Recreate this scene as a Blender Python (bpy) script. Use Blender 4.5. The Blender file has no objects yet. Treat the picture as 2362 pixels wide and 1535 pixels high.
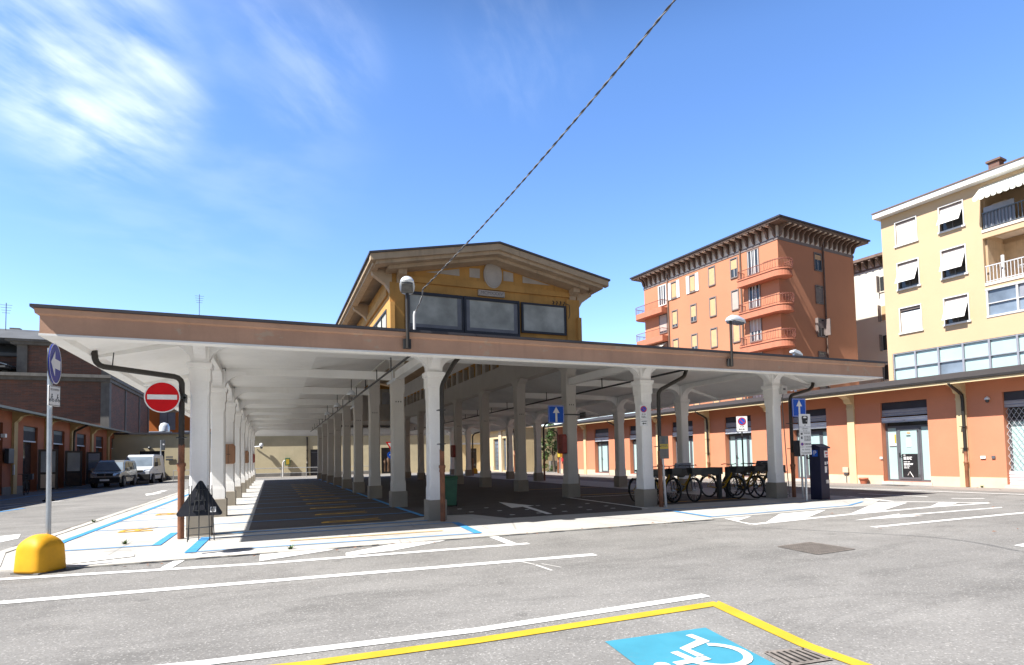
import bpy, bmesh, math, random
from math import sin, cos, pi, radians, atan2, sqrt
from mathutils import Matrix, Vector
random.seed(7)
SC = bpy.context.scene
COL = SC.collection

# ------------------------------------------------------------------ camera
FPX, IW, IH = 1333.5751, 2362.0, 1535.0
CX, CY = 1201.483, 987.06
YAW, PITCH, ROLL = 0.4082, 0.0496, -0.0214
cam = bpy.data.cameras.new('camera')
cam.sensor_width = 36.0
cam.lens = 36.0 * FPX / IW
cam.shift_x = -(CX - IW / 2) / IW
cam.shift_y = (CY - IH / 2) / IW
cam.clip_start = 0.05
cam.clip_end = 3000
camo = bpy.data.objects.new('camera', cam)
COL.objects.link(camo)
fw = Vector((sin(YAW) * cos(PITCH), cos(YAW) * cos(PITCH), sin(PITCH)))
r0 = Vector((cos(YAW), -sin(YAW), 0)); u0 = r0.cross(fw)
rr = cos(ROLL) * r0 + sin(ROLL) * u0
uu = -sin(ROLL) * r0 + cos(ROLL) * u0
mw = Matrix((rr, uu, -fw)).transposed().to_4x4()
mw.translation = Vector((0, 0, 1.4))
camo.matrix_world = mw
SC.camera = camo

# ------------------------------------------------------------------ light
SUN_DIR = Vector((0.80, 0.19, -1.0)).normalized()       # direction the light travels
SUN_EL = math.asin(-SUN_DIR.z)
SUN_AZ = atan2(-SUN_DIR.x, -SUN_DIR.y)                   # compass angle from +Y towards +X
SC.view_settings.view_transform = 'Standard'
SC.view_settings.look = 'None'
SC.view_settings.gamma = 1.0
SC.view_settings.use_curve_mapping = False
SC.view_settings.exposure = 1.07
sl = bpy.data.lights.new('sun', 'SUN')
sl.energy = 5.0
sl.angle = radians(0.53)
sl.color = (1.0, 0.955, 0.89)
slo = bpy.data.objects.new('sun', sl)
COL.objects.link(slo)
slo.rotation_euler = SUN_DIR.to_track_quat('-Z', 'Y').to_euler()
slo.location = (-30, -10, 40)

world = bpy.data.worlds.new('World')
SC.world = world
world.use_nodes = True
wt = world.node_tree
wt.nodes.clear()


class NT:
    """tiny node helper"""
    def __init__(s, t): s.t = t
    def n(s, typ, **kw):
        nd = s.t.nodes.new(typ)
        for k, v in kw.items():
            if k in nd.bl_rna.properties.keys() and not k.startswith('i_'):
                setattr(nd, k, v)
        return nd
    def link(s, a, b): s.t.links.new(a, b)
    def math(s, op, a, b=None, clamp=False):
        nd = s.t.nodes.new('ShaderNodeMath'); nd.operation = op; nd.use_clamp = clamp
        for i, x in enumerate((a, b)):
            if x is None: continue
            if isinstance(x, (int, float)): nd.inputs[i].default_value = x
            else: s.link(x, nd.inputs[i])
        return nd.outputs[0]
    def vmath(s, op, a, b=None):
        nd = s.t.nodes.new('ShaderNodeVectorMath'); nd.operation = op
        for i, x in enumerate((a, b)):
            if x is None: continue
            if isinstance(x, (tuple, list)): nd.inputs[i].default_value = x
            else: s.link(x, nd.inputs[i])
        return nd.outputs['Value'] if op in ('DOT_PRODUCT', 'LENGTH') else nd.outputs[0]
    def noise(s, vec, scale, detail=4, rough=.55, dist=0.):
        nd = s.t.nodes.new('ShaderNodeTexNoise')
        nd.inputs['Scale'].default_value = scale; nd.inputs['Detail'].default_value = detail
        nd.inputs['Roughness'].default_value = rough; nd.inputs['Distortion'].default_value = dist
        if vec is not None: s.link(vec, nd.inputs['Vector'])
        return nd.outputs[0]
    def ramp(s, fac, lo, hi, a=0., b=1.):
        nd = s.t.nodes.new('ShaderNodeMapRange'); nd.interpolation_type = 'SMOOTHSTEP'
        nd.inputs[1].default_value = lo; nd.inputs[2].default_value = hi
        nd.inputs[3].default_value = a; nd.inputs[4].default_value = b
        s.link(fac, nd.inputs[0]); return nd.outputs[0]
    def mix(s, fac, a, b, mode='MIX'):
        nd = s.t.nodes.new('ShaderNodeMixRGB'); nd.blend_type = mode
        for i, x in enumerate((fac, a, b)):
            if isinstance(x, (int, float)): nd.inputs[i].default_value = x
            elif isinstance(x, (tuple, list)): nd.inputs[i].default_value = (*x[:3], 1)
            else: s.link(x, nd.inputs[i])
        return nd.outputs[0]


W = NT(wt)
sky = wt.nodes.new('ShaderNodeTexSky')
sky.sky_type = 'NISHITA'
sky.sun_disc = False
sky.sun_elevation = SUN_EL
sky.sun_rotation = SUN_AZ
sky.air_density = 1.0
sky.dust_density = 0.35
sky.ozone_density = 1.6
tc = wt.nodes.new('ShaderNodeTexCoord')
dirv = W.vmath('NORMALIZE', tc.outputs['Generated'])
sep = wt.nodes.new('ShaderNodeSeparateXYZ'); W.link(dirv, sep.inputs[0])
zc = W.math('MAXIMUM', sep.outputs[2], 0.08)
cmb = wt.nodes.new('ShaderNodeCombineXYZ')
W.link(W.math('DIVIDE', sep.outputs[0], zc), cmb.inputs[0])
W.link(W.math('DIVIDE', sep.outputs[1], zc), cmb.inputs[1])
mp0 = wt.nodes.new('ShaderNodeMapping'); mp0.inputs['Rotation'].default_value = (0, 0, radians(34))
W.link(cmb.outputs[0], mp0.inputs[0])
mp = wt.nodes.new('ShaderNodeMapping'); mp.inputs['Scale'].default_value = (2.6, 0.8, 1)
W.link(mp0.outputs[0], mp.inputs[0])
wisp = W.ramp(W.noise(mp.outputs[0], 4.2, 9, .55, .3), .34, .80)
soft = W.ramp(W.noise(cmb.outputs[0], 3.0, 5, .5, .2), .30, .75)
def blob(c, lo, hi):
    return W.ramp(W.vmath('DOT_PRODUCT', dirv, Vector(c).normalized()[:]), lo, hi)
m1 = W.math('MULTIPLY', blob((-.212, .845, .492), .988, 1.0004), W.math('ADD', W.math('MULTIPLY', wisp, .30), W.math('MULTIPLY', soft, .42)))
m2 = W.math('MULTIPLY', blob((.045, .822, .567), .992, .9996), W.math('MULTIPLY', wisp, .12))
m3 = W.math('MULTIPLY', blob((.33, .735, .595), .992, .9995), W.math('MULTIPLY', wisp, .07))
m4 = W.math('MULTIPLY', blob((-.12, .85, .51), .95, .998), W.math('MULTIPLY', soft, .10))
cm = W.math('ADD', W.math('ADD', m1, m2), W.math('ADD', m3, m4), True)
# clear midsummer sky, bright low down; overhead and rear dimmed to cut fill light
grad = W.math('MULTIPLY', W.ramp(sep.outputs[2], .56, .80, 1.0, .08), W.ramp(sep.outputs[1], -.30, .35, .30, 1.0))
hsv = wt.nodes.new('ShaderNodeHueSaturation'); hsv.inputs['Saturation'].default_value = 1.2; hsv.inputs['Hue'].default_value = .502
W.link(sky.outputs[0], hsv.inputs['Color'])
cg = wt.nodes.new('ShaderNodeCombineXYZ')
for k in range(3): W.link(grad, cg.inputs[k])
deep = W.mix(1.0, hsv.outputs[0], cg.outputs[0], 'MULTIPLY')
deep = W.mix(1.0, deep, (1.0, .955, 1.03), 'MULTIPLY')
skyc = W.mix(cm, deep, (5.0, 5.3, 5.7))
bg = wt.nodes.new('ShaderNodeBackground'); bg.inputs[1].default_value = 0.15
W.link(skyc, bg.inputs[0])
wo = wt.nodes.new('ShaderNodeOutputWorld'); W.link(bg.outputs[0], wo.inputs[0])

# ------------------------------------------------------------------ materials
MATS = {}
def base_mat(name):
    m = bpy.data.materials.new(name); m.use_nodes = True
    t = m.node_tree; t.nodes.clear()
    b = t.nodes.new('ShaderNodeBsdfPrincipled'); o = t.nodes.new('ShaderNodeOutputMaterial')
    t.links.new(b.outputs[0], o.inputs[0])
    MATS[name] = m
    return m, NT(t), b
def wpos(N, scale=(1, 1, 1)):
    g = N.t.nodes.new('ShaderNodeNewGeometry')
    mp = N.t.nodes.new('ShaderNodeMapping'); mp.inputs['Scale'].default_value = scale
    N.link(g.outputs['Position'], mp.inputs[0]); return mp.outputs[0]
def bumpn(N, b, h, strength, dist=.01):
    bp = N.t.nodes.new('ShaderNodeBump'); bp.inputs['Strength'].default_value = strength; bp.inputs['Distance'].default_value = dist
    N.link(h, bp.inputs['Height']); N.link(bp.outputs[0], b.inputs['Normal'])
def M(name, col, rough=.7, var=.12, scale=1.5, fine=.06, fscale=30, bump=0., metal=0., streak=0., scol=(.05, .045, .04), patch=0., pcol=(.5, .45, .4), spec=.5):
    m, N, b = base_mat(name)
    p = wpos(N)
    c = tuple(col)
    n1 = N.ramp(N.noise(p, scale, 5), .25, .75)
    n2 = N.noise(p, fscale, 3)
    cc = N.mix(n1, tuple(x * (1 - var) for x in c), tuple(min(1, x * (1 + var)) for x in c))
    cc = N.mix(n2, N.mix(1., cc, (1 - fine,) * 3, 'MULTIPLY'), N.mix(1., cc, (1 + fine,) * 3, 'MULTIPLY'))
    if streak:
        st = N.ramp(N.noise(wpos(N, (6, 6, .35)), 1.3, 5), .5, .8, 0, streak)
        cc = N.mix(st, cc, scol)
    if patch:
        pt = N.ramp(N.noise(wpos(N, (1, 1, 1.6)), 2.3, 6, .65), .60, .66, 0, patch)
        cc = N.mix(pt, cc, pcol)
    N.link(cc, b.inputs['Base Color'])
    b.inputs['Roughness'].default_value = rough; b.inputs['Metallic'].default_value = metal
    b.inputs['Specular IOR Level'].default_value = spec
    if bump: bumpn(N, b, N.noise(p, fscale * 1.7, 4), bump)
    return m

M('white_render', (.84, .835, .82), .75, .05, 1.2, .04, 25, .12, streak=.16, scol=(.48, .45, .40), patch=.16, pcol=(.56, .54, .50))
M('shaded_render', (0.56, 0.535, 0.495), .75, .05, 1.2, .04, 25, .12, streak=.16, scol=(.33, .31, .28))  # white render with the nave's shade put into the colour
M('white_soffit', (.81, .805, .78), .8, .06, .9, .03, 20, .08, streak=.14, scol=(.58, .53, .45), patch=.16, pcol=(.60, .57, .51))
M('plinth_render', (0.28, 0.25, 0.205), .8, .10, 2, .06, 30, .2)
M('fascia_brown', (0.49, 0.295, 0.2), .8, .10, 1.4, .05, 25, .12, streak=.22, scol=(.22, .15, .11), patch=.45, pcol=(.46, .40, .30))
M('roof_sheet', (.035, .033, .04), .5, .2, 2)
M('ochre_render', (0.52, 0.275, 0.075), .85, .14, 1.6, .06, 25, .15, streak=.35, scol=(.20, .11, .04))
M('beige_molding', (0.5, 0.375, 0.245), .85, .12, 2, .06, 25, .15, streak=.35, scol=(.16, .13, .10))
M('medallion_stone', (.46, .41, .35), .85, .1, 3)
M('frosted_pane', (0.44, 0.44, 0.39), .75, .28, 1.7, .08, 60, spec=.2)
M('amber_panel', (.38, .22, .05), .7, .35, 2.5, .1, 12)
M('iron_dark', (.028, .029, .03), .5, .2, 5)
M('pipe_dark', (0.03, 0.026, 0.022), .45, .2, 3, metal=.2)
M('pipe_rust', (.22, .085, .04), .6, .25, 6, .1, 40)
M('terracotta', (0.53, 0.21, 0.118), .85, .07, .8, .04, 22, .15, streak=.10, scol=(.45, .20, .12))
M('terracotta_shaded', (0.27, 0.09, 0.042), .85, .12, .8, .05, 22, .15, streak=.25, scol=(.25, .09, .05))  # left wing terracotta, darkened so its colour carries the shade
M('cream_render', (0.58, 0.46, 0.27), .85, .07, 1.2, .04, 22, .1, streak=.12, scol=(.5, .4, .25))
M('pale_base', (0.56, 0.46, 0.34), .85, .10, 1.5, .05, 22, .15, streak=.1, scol=(.4, .33, .25))
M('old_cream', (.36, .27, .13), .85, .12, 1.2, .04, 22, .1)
M('shutter_dark', (.028, .029, .038), .5, .2, 3)
M('panel_grey', (.25, .26, .30), .5, .08, 3)
M('shutter_light', (0.62, 0.64, 0.68), .45, .05, 4)
M('frame_grey', (0.1, 0.105, 0.12), .45, .08, 4)
M('film_cyan', (0.37, 0.51, 0.505), .22, .05, 1.2, .02, 5)
M('glass_dark', (.035, .04, .045), .08, .3, .6, .0, 5)
M('glass_sky', (.16, .20, .25), .06, .4, .5, .0, 5)
M('galv', (.46, .50, .54), .38, .12, 6, .06, 60, metal=.75)
M('sign_back', (.10, .11, .12), .4, .1, 8, metal=.3)
M('sign_white', (0.72, 0.72, 0.72), .35, .03, 5)
M('sign_blue', (.010, .085, .48), .45, .06, 4, spec=.25)
M('sign_indigo', (0.022, 0.034, 0.27), .4, .08, 4, spec=.25)
M('sign_red', (.56, .005, .010), .5, .06, 4, spec=.2)
M('ink_black', (.015, .015, .018), .5, .1, 8)
M('ink_red', (.45, .02, .03), .5, .1, 8)
M('yellow_plastic', (.66, .335, .014), .55, .10, 4, .05, 40, .10, streak=.18, scol=(.35, .20, .05), spec=.3)
M('panel_yellow', (0.5, 0.36, 0.04), .4, .05, 4)
M('bin_green', (.04, .13, .075), .5, .15, 4, .05, 60)
M('meter_navy', (.014, .016, .042), .55, .1, 5, spec=.3)
M('box_brown', (.30, .155, .085), .6, .12, 5)
M('box_red', (.27, .045, .035), .5, .12, 5)
M('bike_yellow', (0.42, 0.25, 0.018), .35, .1, 6)
M('rubber', (.012, .012, .013), .8, .2, 8)
M('van_silver', (.38, .38, .36), .25, .04, 3, .02, 60, metal=.6)
M('van_white', (0.5, 0.53, 0.57), .25, .04, 3, .02, 60)
M('sign_dark', (.020, .021, .027), .45, .12, 8, spec=.3)
M('panel_border', (.19, .19, .205), .6, .15, 3)
M('transom_dark', (.05, .052, .06), .8, .1, 3, spec=.15)
M('joint_dirt', (.13, .11, .085), .9, .4, 9)
M('chrome', (.6, .6, .62), .2, .05, 5, metal=.9)
M('lamp_shell', (.68, .72, .76), .3, .05, 4, .02, 20, metal=.25)
M('lamp_glass', (.13, .13, .125), .12, .3, 9)
M('cable_black', (.035, .035, .04), .6, .2, 20)
M('cable_grey', (0.17, 0.165, 0.16), .55, .15, 20)
M('conduit_white', (0.5, 0.5, 0.5), .5, .06, 5)
M('brick_plain', (.2, .1, .07), .9)
M('concrete_old', (0.16, 0.155, 0.145), .9, .18, 1.5, .08, 18, .2, streak=.45, scol=(.08, .08, .08))
M('roof_metal', (0.1, 0.105, 0.11), .6, .15, .6, .05, 10, streak=.3, scol=(.1, .1, .1))
M('orange_render', (0.62, 0.19, 0.045), .85, .08, .6, .04, 15, .1)
M('apt_orange', (0.47, 0.2, 0.11), .85, .05, .25, .03, 12, .1, streak=.12, scol=(.5, .19, .10))
M('apt_trim', (.19, .155, .145), .8, .12, 2)
M('apt_eave', (0.16, 0.105, 0.08), .8, .2, 2)
M('apt_pale', (0.72, 0.63, 0.54), .8, .08, 2)
M('blind_ochre', (0.56, 0.34, 0.18), .7, .06, 3)
M('blind_white', (0.66, 0.655, 0.64), .7, .05, 2, .04, 30)
M('blind_pink', (0.44, 0.35, 0.31), .7, .05, 2)
M('apt_yellow', (0.52, 0.375, 0.23), .85, .04, .3, .03, 12, .1, streak=.06, scol=(.6, .45, .22))
M('apt_white', (0.58, 0.56, 0.49), .85, .05, .4)
M('balcony_pink', (0.46, 0.17, 0.1), .8, .08, 2, streak=.35, scol=(.38, .10, .05))
M('rail_red', (0.24, 0.085, 0.06), .6, .1, 5)
M('rail_white', (0.5, 0.5, 0.51), .5, .08, 5)
M('tile_roof', (0.25, 0.12, 0.08), .9, .3, 3, .2, 14, .3)
M('awning_cloth', (0.62, 0.62, 0.55), .85, .05, 1.5)
M('leaf_a', (.045, .095, .022), .5, .35, 3, spec=.4)
M('leaf_b', (0.07, 0.125, 0.03), .5, .35, 3, spec=.4)
M('bark', (.09, .07, .05), .9, .3, 6)
M('terracotta_pot', (.42, .13, .07), .8, .15, 8)
M('poster_black', (.02, .02, .022), .35, .2, 6)
M('wood_dark', (.035, .022, .016), .5, .3, 4)
M('wood_brown', (.10, .055, .03), .6, .3, 4)
M('leaf_dry', (.26, .10, .04), .8, .3, 9)
M('steel_rail', (.45, .46, .47), .4, .1, 6, metal=.5)
M('rust_grate', (0.21, 0.185, 0.165), .7, .3, 12, .2, 60)
M('grate_dark', (.03, .028, .026), .8, .3, 12)
M('flag_red', (.45, .02, .02), .6)
M('tarpaulin', (0.16, 0.19, 0.24), .6, .1, 5)

def mat_asphalt(name, col, amp=1.):
    m, N, b = base_mat(name); p = wpos(N)
    big = N.ramp(N.noise(p, .22, 4, .55), .3, .7)
    mid = N.ramp(N.noise(wpos(N, (.7, 1.6, 1)), 1.1, 6, .62), .25, .75)
    cc = N.mix(big, tuple(x * .90 for x in col), tuple(x * 1.10 for x in col))
    cc = N.mix(mid, N.mix(1., cc, (.86,) * 3, 'MULTIPLY'), N.mix(1., cc, (1.08,) * 3, 'MULTIPLY'))
    # worn dark smears, dusty pale smears
    sm = N.ramp(N.noise(wpos(N, (.55, 1.5, 1)), .9, 7, .7, .6), .47, .68, 0, .58 * amp)
    cc = N.mix(sm, cc, tuple(x * .52 for x in col))
    ds = N.ramp(N.noise(wpos(N, (1.2, .6, 1)), .6, 6, .7), .50, .75, 0, .38 * amp)
    cc = N.mix(ds, cc, tuple(min(1, x * 1.38) for x in col))
    pat = N.t.nodes.new('ShaderNodeTexVoronoi'); pat.inputs['Scale'].default_value = .16; pat.inputs['Randomness'].default_value = .9
    N.link(wpos(N, (1, 1.7, 1)), pat.inputs['Vector']); sp_ = N.t.nodes.new('ShaderNodeSeparateColor'); N.link(pat.outputs['Color'], sp_.inputs[0])
    cc = N.mix(N.math('MULTIPLY', sp_.outputs[0], .10 * amp), cc, tuple(x * .55 for x in col))
    for (ax, ay, ar, aw) in ((17.0, 1.0, 6.3, .10), (17.0, 1.0, 6.75, .10), (3.0, -14.0, 20.4, .16), (3.0, -14.0, 22.0, .16)):
        dd = N.vmath('LENGTH', N.vmath('SUBTRACT', wpos(N), (ax, ay, 0)))
        tr = N.ramp(N.math('ABSOLUTE', N.math('SUBTRACT', dd, ar)), aw * .4, aw * 1.6, .16 * amp, 0)
        tr = N.math('MULTIPLY', tr, N.ramp(N.noise(wpos(N), .9, 4), .35, .65))
        cc = N.mix(tr, cc, tuple(min(1, x * (1.5 if ax > 10 else .5)) for x in col))
    # small round oil drips
    vo = N.t.nodes.new('ShaderNodeTexVoronoi'); vo.inputs['Scale'].default_value = 1.3; N.link(p, vo.inputs['Vector'])
    dr = N.ramp(vo.outputs['Distance'], .045, .11, .45 * amp, 0)
    cc = N.mix(dr, cc, tuple(x * .45 for x in col))
    # aggregate: stones and pits
    v2 = N.t.nodes.new('ShaderNodeTexVoronoi'); v2.inputs['Scale'].default_value = 85; N.link(p, v2.inputs['Vector'])
    sepc = N.t.nodes.new('ShaderNodeSeparateColor'); N.link(v2.outputs['Color'], sepc.inputs[0])
    cc = N.mix(N.ramp(sepc.outputs[0], .86, 1., 0, .55), cc, tuple(min(1, x * 2.1) for x in col))
    cc = N.mix(N.ramp(sepc.outputs[1], .78, 1., 0, .4), cc, tuple(x * .42 for x in col))
    n3 = N.noise(p, 34, 3)
    cc = N.mix(N.ramp(n3, .3, .7), N.mix(1., cc, (.90,) * 3, 'MULTIPLY'), N.mix(1., cc, (1.08,) * 3, 'MULTIPLY'))
    N.link(cc, b.inputs['Base Color']); b.inputs['Roughness'].default_value = .88; b.inputs['Specular IOR Level'].default_value = .25
    bumpn(N, b, N.math('ADD', N.math('MULTIPLY', v2.outputs['Distance'], .6), n3), .35, .005)
    return m
mat_asphalt('asphalt', (0.231, 0.226, 0.218))
mat_asphalt('asphalt_dark', (0.088, 0.08, 0.076), .6)  # parking asphalt; part of the canopy's shade is put into its colour
def mat_concrete(name, col):
    m, N, b = base_mat(name); p = wpos(N)
    cc = N.mix(N.ramp(N.noise(p, .6, 6, .6), .3, .7), tuple(x * .86 for x in col), tuple(min(1, x * 1.08) for x in col))
    cc = N.mix(N.ramp(N.noise(p, 5, 6, .7), .50, .70, 0, .45), cc, tuple(x * .60 for x in col))
    cc = N.mix(N.ramp(N.noise(p, 60, 2), .35, .65), N.mix(1., cc, (.93,) * 3, 'MULTIPLY'), cc)
    vo = N.t.nodes.new('ShaderNodeTexVoronoi'); vo.feature = 'DISTANCE_TO_EDGE'; vo.inputs['Scale'].default_value = .45
    N.link(p, vo.inputs['Vector'])
    cc = N.mix(N.ramp(vo.outputs['Distance'], .002, .007, .45, 0), cc, tuple(x * .35 for x in col))
    N.link(cc, b.inputs['Base Color']); b.inputs['Roughness'].default_value = .85
    bumpn(N, b, N.noise(p, 45, 4), .25, .005); return m
mat_concrete('concrete', (0.455, 0.445, 0.42))
mat_concrete('kerb_stone', (0.48, 0.465, 0.43))
mat_concrete('walkway', (0.27, 0.245, 0.225))
def mat_paint(name, col, wear=.5, under=(.22, .21, .20)):
    m, N, b = base_mat(name); p = wpos(N)
    n = N.noise(p, 26, 6, .7); l = N.noise(p, 1.4, 4, .6)
    a = N.math('ADD', N.math('MULTIPLY', n, .55), N.math('MULTIPLY', l, .45))
    w = N.ramp(a, .56, .70, 0, wear)
    cc = N.mix(N.ramp(N.noise(p, 3, 4), .3, .7), tuple(x * .9 for x in col), tuple(min(1, x * 1.04) for x in col))
    cc = N.mix(w, cc, under)
    N.link(cc, b.inputs['Base Color']); b.inputs['Roughness'].default_value = .7
    bumpn(N, b, N.noise(p, 90, 3), .2, .004); return m
mat_paint('paint_white', (0.76, 0.76, 0.75), .45)
mat_paint('paint_white_worn', (.76, .75, .72), .9)
mat_paint('paint_yellow', (0.56, 0.38, 0.022), .35)
mat_paint('paint_amber', (0.6, 0.33, 0.025), .7, (.35, .3, .25))
mat_paint('paint_cyan', (0.05, 0.27, 0.38), .25)
mat_paint('paint_blue', (0.045, 0.27, 0.6), .55, (.4, .4, .4))
def mat_brick(name):
    m, N, b = base_mat(name)
    g = N.t.nodes.new('ShaderNodeNewGeometry'); s = N.t.nodes.new('ShaderNodeSeparateXYZ'); N.link(g.outputs['Position'], s.inputs[0])
    c = N.t.nodes.new('ShaderNodeCombineXYZ'); N.link(N.math('ADD', s.outputs[0], s.outputs[1]), c.inputs[0]); N.link(s.outputs[2], c.inputs[1])
    bt = N.t.nodes.new('ShaderNodeTexBrick'); N.link(c.outputs[0], bt.inputs['Vector'])
    bt.inputs['Scale'].default_value = 1.0; bt.inputs['Brick Width'].default_value = .52; bt.inputs['Row Height'].default_value = .15; bt.inputs['Mortar Size'].default_value = .012
    bt.inputs['Color1'].default_value = (.22, .095, .065, 1); bt.inputs['Color2'].default_value = (.125, .072, .058, 1); bt.inputs['Mortar'].default_value = (.15, .13, .115, 1)
    cc = N.mix(N.ramp(N.noise(wpos(N, (.5, .5, 1.2)), 1.0, 6, .7), .42, .72, 0, .7), bt.outputs['Color'], (.105, .085, .075))
    N.link(cc, b.inputs['Base Color']); b.inputs['Roughness'].default_value = .9
    bumpn(N, b, bt.outputs['Fac'], -.3); return m
mat_brick('brick')
def mat_corrug(name, col, axis, freq):
    m, N, b = base_mat(name)
    tcn = N.t.nodes.new('ShaderNodeTexCoord'); s = N.t.nodes.new('ShaderNodeSeparateXYZ'); N.link(tcn.outputs['Object'], s.inputs[0])
    w = N.math('SINE', N.math('MULTIPLY', s.outputs[axis], freq))
    cc = N.mix(N.ramp(N.noise(wpos(N), 2, 4), .3, .7), tuple(x * .9 for x in col), tuple(min(1, x * 1.08) for x in col))
    N.link(cc, b.inputs['Base Color']); b.inputs['Roughness'].default_value = .5
    bumpn(N, b, w, .6, .02); return m
mat_corrug('slat_light', (.60, .62, .66), 2, 70.)
mat_corrug('slat_grey', (.27, .28, .32), 2, 60.)
mat_corrug('tile_courses', (.30, .145, .095), 1, 18.)

# ------------------------------------------------------------------ mesh builder
def text_data(s, size, align='CENTER'):
    cu = bpy.data.curves.new('lettering', 'FONT'); cu.body = s; cu.size = size; cu.align_x = align; cu.align_y = 'CENTER'
    ob = bpy.data.objects.new('lettering', cu); COL.objects.link(ob)
    dg = bpy.context.evaluated_depsgraph_get()
    me = bpy.data.meshes.new_from_object(ob.evaluated_get(dg))
    vs = [v.co.copy() for v in me.vertices]; fs = [tuple(p.vertices) for p in me.polygons]
    bpy.data.objects.remove(ob); bpy.data.curves.remove(cu); bpy.data.meshes.remove(me)
    return vs, fs

RX90 = Matrix.Rotation(pi / 2, 4, 'X')
def T(x, y, z): return Matrix.Translation((x, y, z))
def RZ(a): return Matrix.Rotation(a, 4, 'Z')

class MB:
    def __init__(s, M=None): s.v = []; s.f = []; s.mi = []; s.sm = []; s.M = M or Matrix(); s.slot = 0
    def add(s, vs, fs, smooth=False):
        o = len(s.v)
        s.v += [s.M @ Vector(v) for v in vs]
        for f in fs: s.f.append(tuple(i + o for i in f)); s.mi.append(s.slot); s.sm.append(smooth)
        return s
    def box(s, x0, y0, z0, x1, y1, z1):
        x0, x1 = sorted((x0, x1)); y0, y1 = sorted((y0, y1)); z0, z1 = sorted((z0, z1))
        return s.add([(x0, y0, z0), (x1, y0, z0), (x1, y1, z0), (x0, y1, z0), (x0, y0, z1), (x1, y0, z1), (x1, y1, z1), (x0, y1, z1)],
                     [(0, 3, 2, 1), (4, 5, 6, 7), (0, 1, 5, 4), (1, 2, 6, 5), (2, 3, 7, 6), (3, 0, 4, 7)])
    def prism(s, pts, lo, hi, axis='z', smooth=False):
        n = len(pts)
        def p3(a, b, c): return {'z': (a, b, c), 'y': (a, c, b), 'x': (c, a, b)}[axis]
        vs = [p3(a, b, lo) for a, b in pts] + [p3(a, b, hi) for a, b in pts]
        s.add(vs, [tuple(range(n))[::-1], tuple(range(n, 2 * n))])
        o = len(s.v) - 2 * n
        for i in range(n):
            j = (i + 1) % n
            s.f.append((o + i, o + j, o + n + j, o + n + i)); s.mi.append(s.slot); s.sm.append(smooth)
        return s
    def poly(s, pts): return s.add(pts, [tuple(range(len(pts)))])
    def cyl(s, p0, p1, r0, r1=None, n=12, caps=True, smooth=True):
        r1 = r0 if r1 is None else r1
        p0 = Vector(p0); p1 = Vector(p1); d = (p1 - p0).normalized()
        a = d.orthogonal().normalized(); b = d.cross(a)
        vs = [p0 + r0 * (cos(2 * pi * i / n) * a + sin(2 * pi * i / n) * b) for i in range(n)] + \
             [p1 + r1 * (cos(2 * pi * i / n) * a + sin(2 * pi * i / n) * b) for i in range(n)]
        s.add(vs, [(i, (i + 1) % n, n + (i + 1) % n, n + i) for i in range(n)], smooth)
        if caps: s.add(vs, [tuple(range(n))[::-1], tuple(range(n, 2 * n))])
        return s
    def tube(s, pts, r, n=8, closed=False):
        pts = [Vector(p) for p in pts]; k = len(pts); rings = []
        up = None
        for i, p in enumerate(pts):
            if closed: d = pts[(i + 1) % k] - pts[i - 1]
            else: d = pts[min(i + 1, k - 1)] - pts[max(i - 1, 0)]
            d.normalize()
            if up is None: a = d.orthogonal().normalized()
            else:
                a = (up - d * up.dot(d))
                a = a.normalized() if a.length > 1e-6 else d.orthogonal().normalized()
            up = a; b = d.cross(a)
            ri = r[i] if isinstance(r, (list, tuple)) else r
            rings.append([p + ri * (cos(2 * pi * j / n) * a + sin(2 * pi * j / n) * b) for j in range(n)])
        vs = [q for rg in rings for q in rg]; fs = []
        for i in range(k if closed else k - 1):
            for j in range(n):
                i2 = (i + 1) % k
                fs.append((i * n + j, i * n + (j + 1) % n, i2 * n + (j + 1) % n, i2 * n + j))
        s.add(vs, fs, True)
        if not closed: s.add(vs, [tuple(range(n))[::-1], tuple(range((k - 1) * n, k * n))])
        return s
    def lathe(s, prof, c=(0, 0, 0), n=24, smooth=True):
        k = len(prof)
        vs = [(c[0] + r * cos(2 * pi * j / n), c[1] + r * sin(2 * pi * j / n), c[2] + z) for r, z in prof for j in range(n)]
        fs = [(i * n + j, i * n + (j + 1) % n, (i + 1) * n + (j + 1) % n, (i + 1) * n + j) for i in range(k - 1) for j in range(n)]
        s.add(vs, fs, smooth)
        s.add(vs, [tuple(range(n))[::-1], tuple(range((k - 1) * n, k * n))])
        return s
    def disc(s, c, r, th=.01, n=32, rz=1.):
        """disc standing upright, facing -y"""
        return s.prism([(c[0] + r * cos(2 * pi * i / n), c[2] + r * rz * sin(2 * pi * i / n)) for i in range(n)], c[1], c[1] + th, 'y')
    def rrect(s, x0, z0, x1, z1, y0, y1, r=.03, k=4):
        pts = []
        for cx, cz, a0 in ((x1 - r, z1 - r, 0), (x0 + r, z1 - r, pi / 2), (x0 + r, z0 + r, pi), (x1 - r, z0 + r, 1.5 * pi)):
            pts += [(cx + r * cos(a0 + i * pi / 2 / k), cz + r * sin(a0 + i * pi / 2 / k)) for i in range(k + 1)]
        return s.prism(pts, y0, y1, 'y')
    def text(s, t, size, mat4, align='CENTER'):
        vs, fs = text_data(t, size, align)
        return s.add([mat4 @ v for v in vs], fs)
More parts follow.
